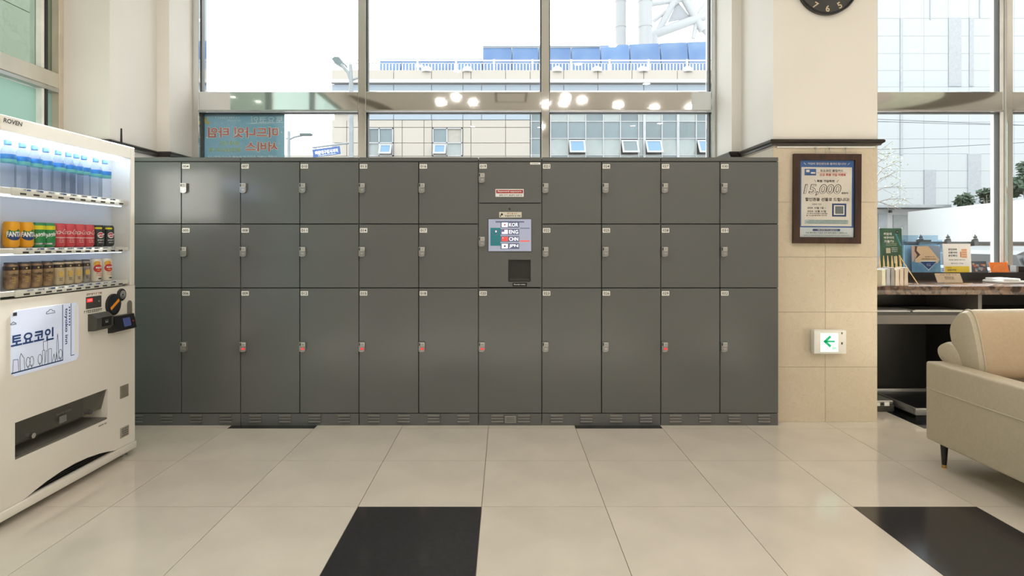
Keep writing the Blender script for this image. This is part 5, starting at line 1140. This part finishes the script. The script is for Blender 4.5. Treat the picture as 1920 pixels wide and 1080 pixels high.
# trees
leafg = [pm('leaf_dark', ext(96, 128, 98), .6, c2=ext(62, 92, 66), scale=3), pm('leaf_pale', ext(186, 196, 120, .42), .6, c2=ext(150, 170, 92, .42), scale=3)]
barkm = pm('bark', ext(190, 182, 172), .8, var=.2, scale=10)
def leaves(mb, c, r, n, s, seed, flatk=.8):
    q = random.Random(seed)
    for _ in range(n):
        d = Vector((q.gauss(0, 1), q.gauss(0, 1), q.gauss(0, 1))).normalized() * (r * q.random() ** .4); d.z *= flatk
        p = Vector(c) + d; u = Vector((q.gauss(0, 1), q.gauss(0, 1), q.gauss(0, 1))).normalized(); v = u.orthogonal().normalized(); k = s * q.uniform(.6, 1.3)
        mb.add([p - u * k, p + v * k * .45, p + u * k, p - v * k * .45], [(0, 1, 2, 3)])
def tree(px, ptop, pbot, y, wpx, n, s, m, lab, seed, nm='tree'):
    q = random.Random(seed); r = wpx / 2 / FPX * y; zt_ = Z(ptop, y); zb_ = Z(pbot, y); o = thing(nm, (X(px, y), y, -.15), lab, 'tree'); x_ = X(px, y); mb = MB()
    for k in range(7): leaves(mb, (x_ + q.uniform(-.5, .5) * r, y + q.uniform(-.5, .5) * r, zb_ + (zt_ - zb_) * q.uniform(.25, .75)), r * .55, n // 7, s, seed * 10 + k)
    leaves(mb, (x_, y, zt_ - r * .4), r * .45, n // 6, s, seed + 99); obj('foliage', mb, m, o, kind='stuff')
    obj('trunk', MB().tube([(x_, y, -.15), (x_ + .05, y, zb_), (x_, y, zt_ - r * .6)], [.16, .12, .03], 8), barkm, o)
    for k in range(3): obj('branch', MB().tube([(x_, y, zb_ - .3), (x_ + r * q.uniform(-.6, .6), y + r * q.uniform(-.4, .4), zb_ + (zt_ - zb_) * .6)], [.07, .02], 6), barkm, o)
tree(1812, 362, 392, 34, 38, 420, .16, leafg[0], 'small round dark tree just above the hoarding', 3)
tree(1852, 352, 388, 31, 36, 420, .15, leafg[0], 'dark tree above the hoarding, cut by the window mullion', 5)
tree(1925, 300, 375, 29, 74, 1300, .17, leafg[0], 'tall dense green tree above hoarding beyond the mullion', 8)
o = thing('young_tree', (X(1632, 15), 15, -.15), 'bare branching tree with few pale leaves beside the pillar', 'tree'); q = MB(); rr = random.Random(4)
obj('trunk', MB().tube([(X(1632, 15), 15, -.15), (X(1634, 15), 15, 2.0), (X(1638, 15), 15, 4.2)], [.09, .07, .02], 8), barkm, o)
lf = MB()
for (sy, ex_, ey_) in ((352, 1698, 348), (372, 1712, 372), (330, 1690, 300), (345, 1682, 322), (318, 1672, 288), (365, 1690, 392), (300, 1664, 272)):
    a = W(1636, sy + 10, 15); b = W(ex_, ey_, 15); mdl = a.lerp(b, .5) + Vector((0, .2, .06)); 
    obj('branch', MB().tube([a, mdl, b], [.020, .012, .004], 6), barkm, o)
    for k in range(3):
        p_ = a.lerp(b, .4 + .2 * k) ; obj('twig', MB().tube([p_ + Vector((0, .1, .03)), p_ + Vector((.18, -.05, .16 * rr.choice((-1, 1)) + .03))], [.007, .003], 5), barkm, o)
        leaves(lf, p_ + Vector((.1, 0, .05)), .22, 13 if ey_ < 330 else 7, .032, k + int(sy))
obj('foliage', lf, leafg[1], o, kind='stuff')
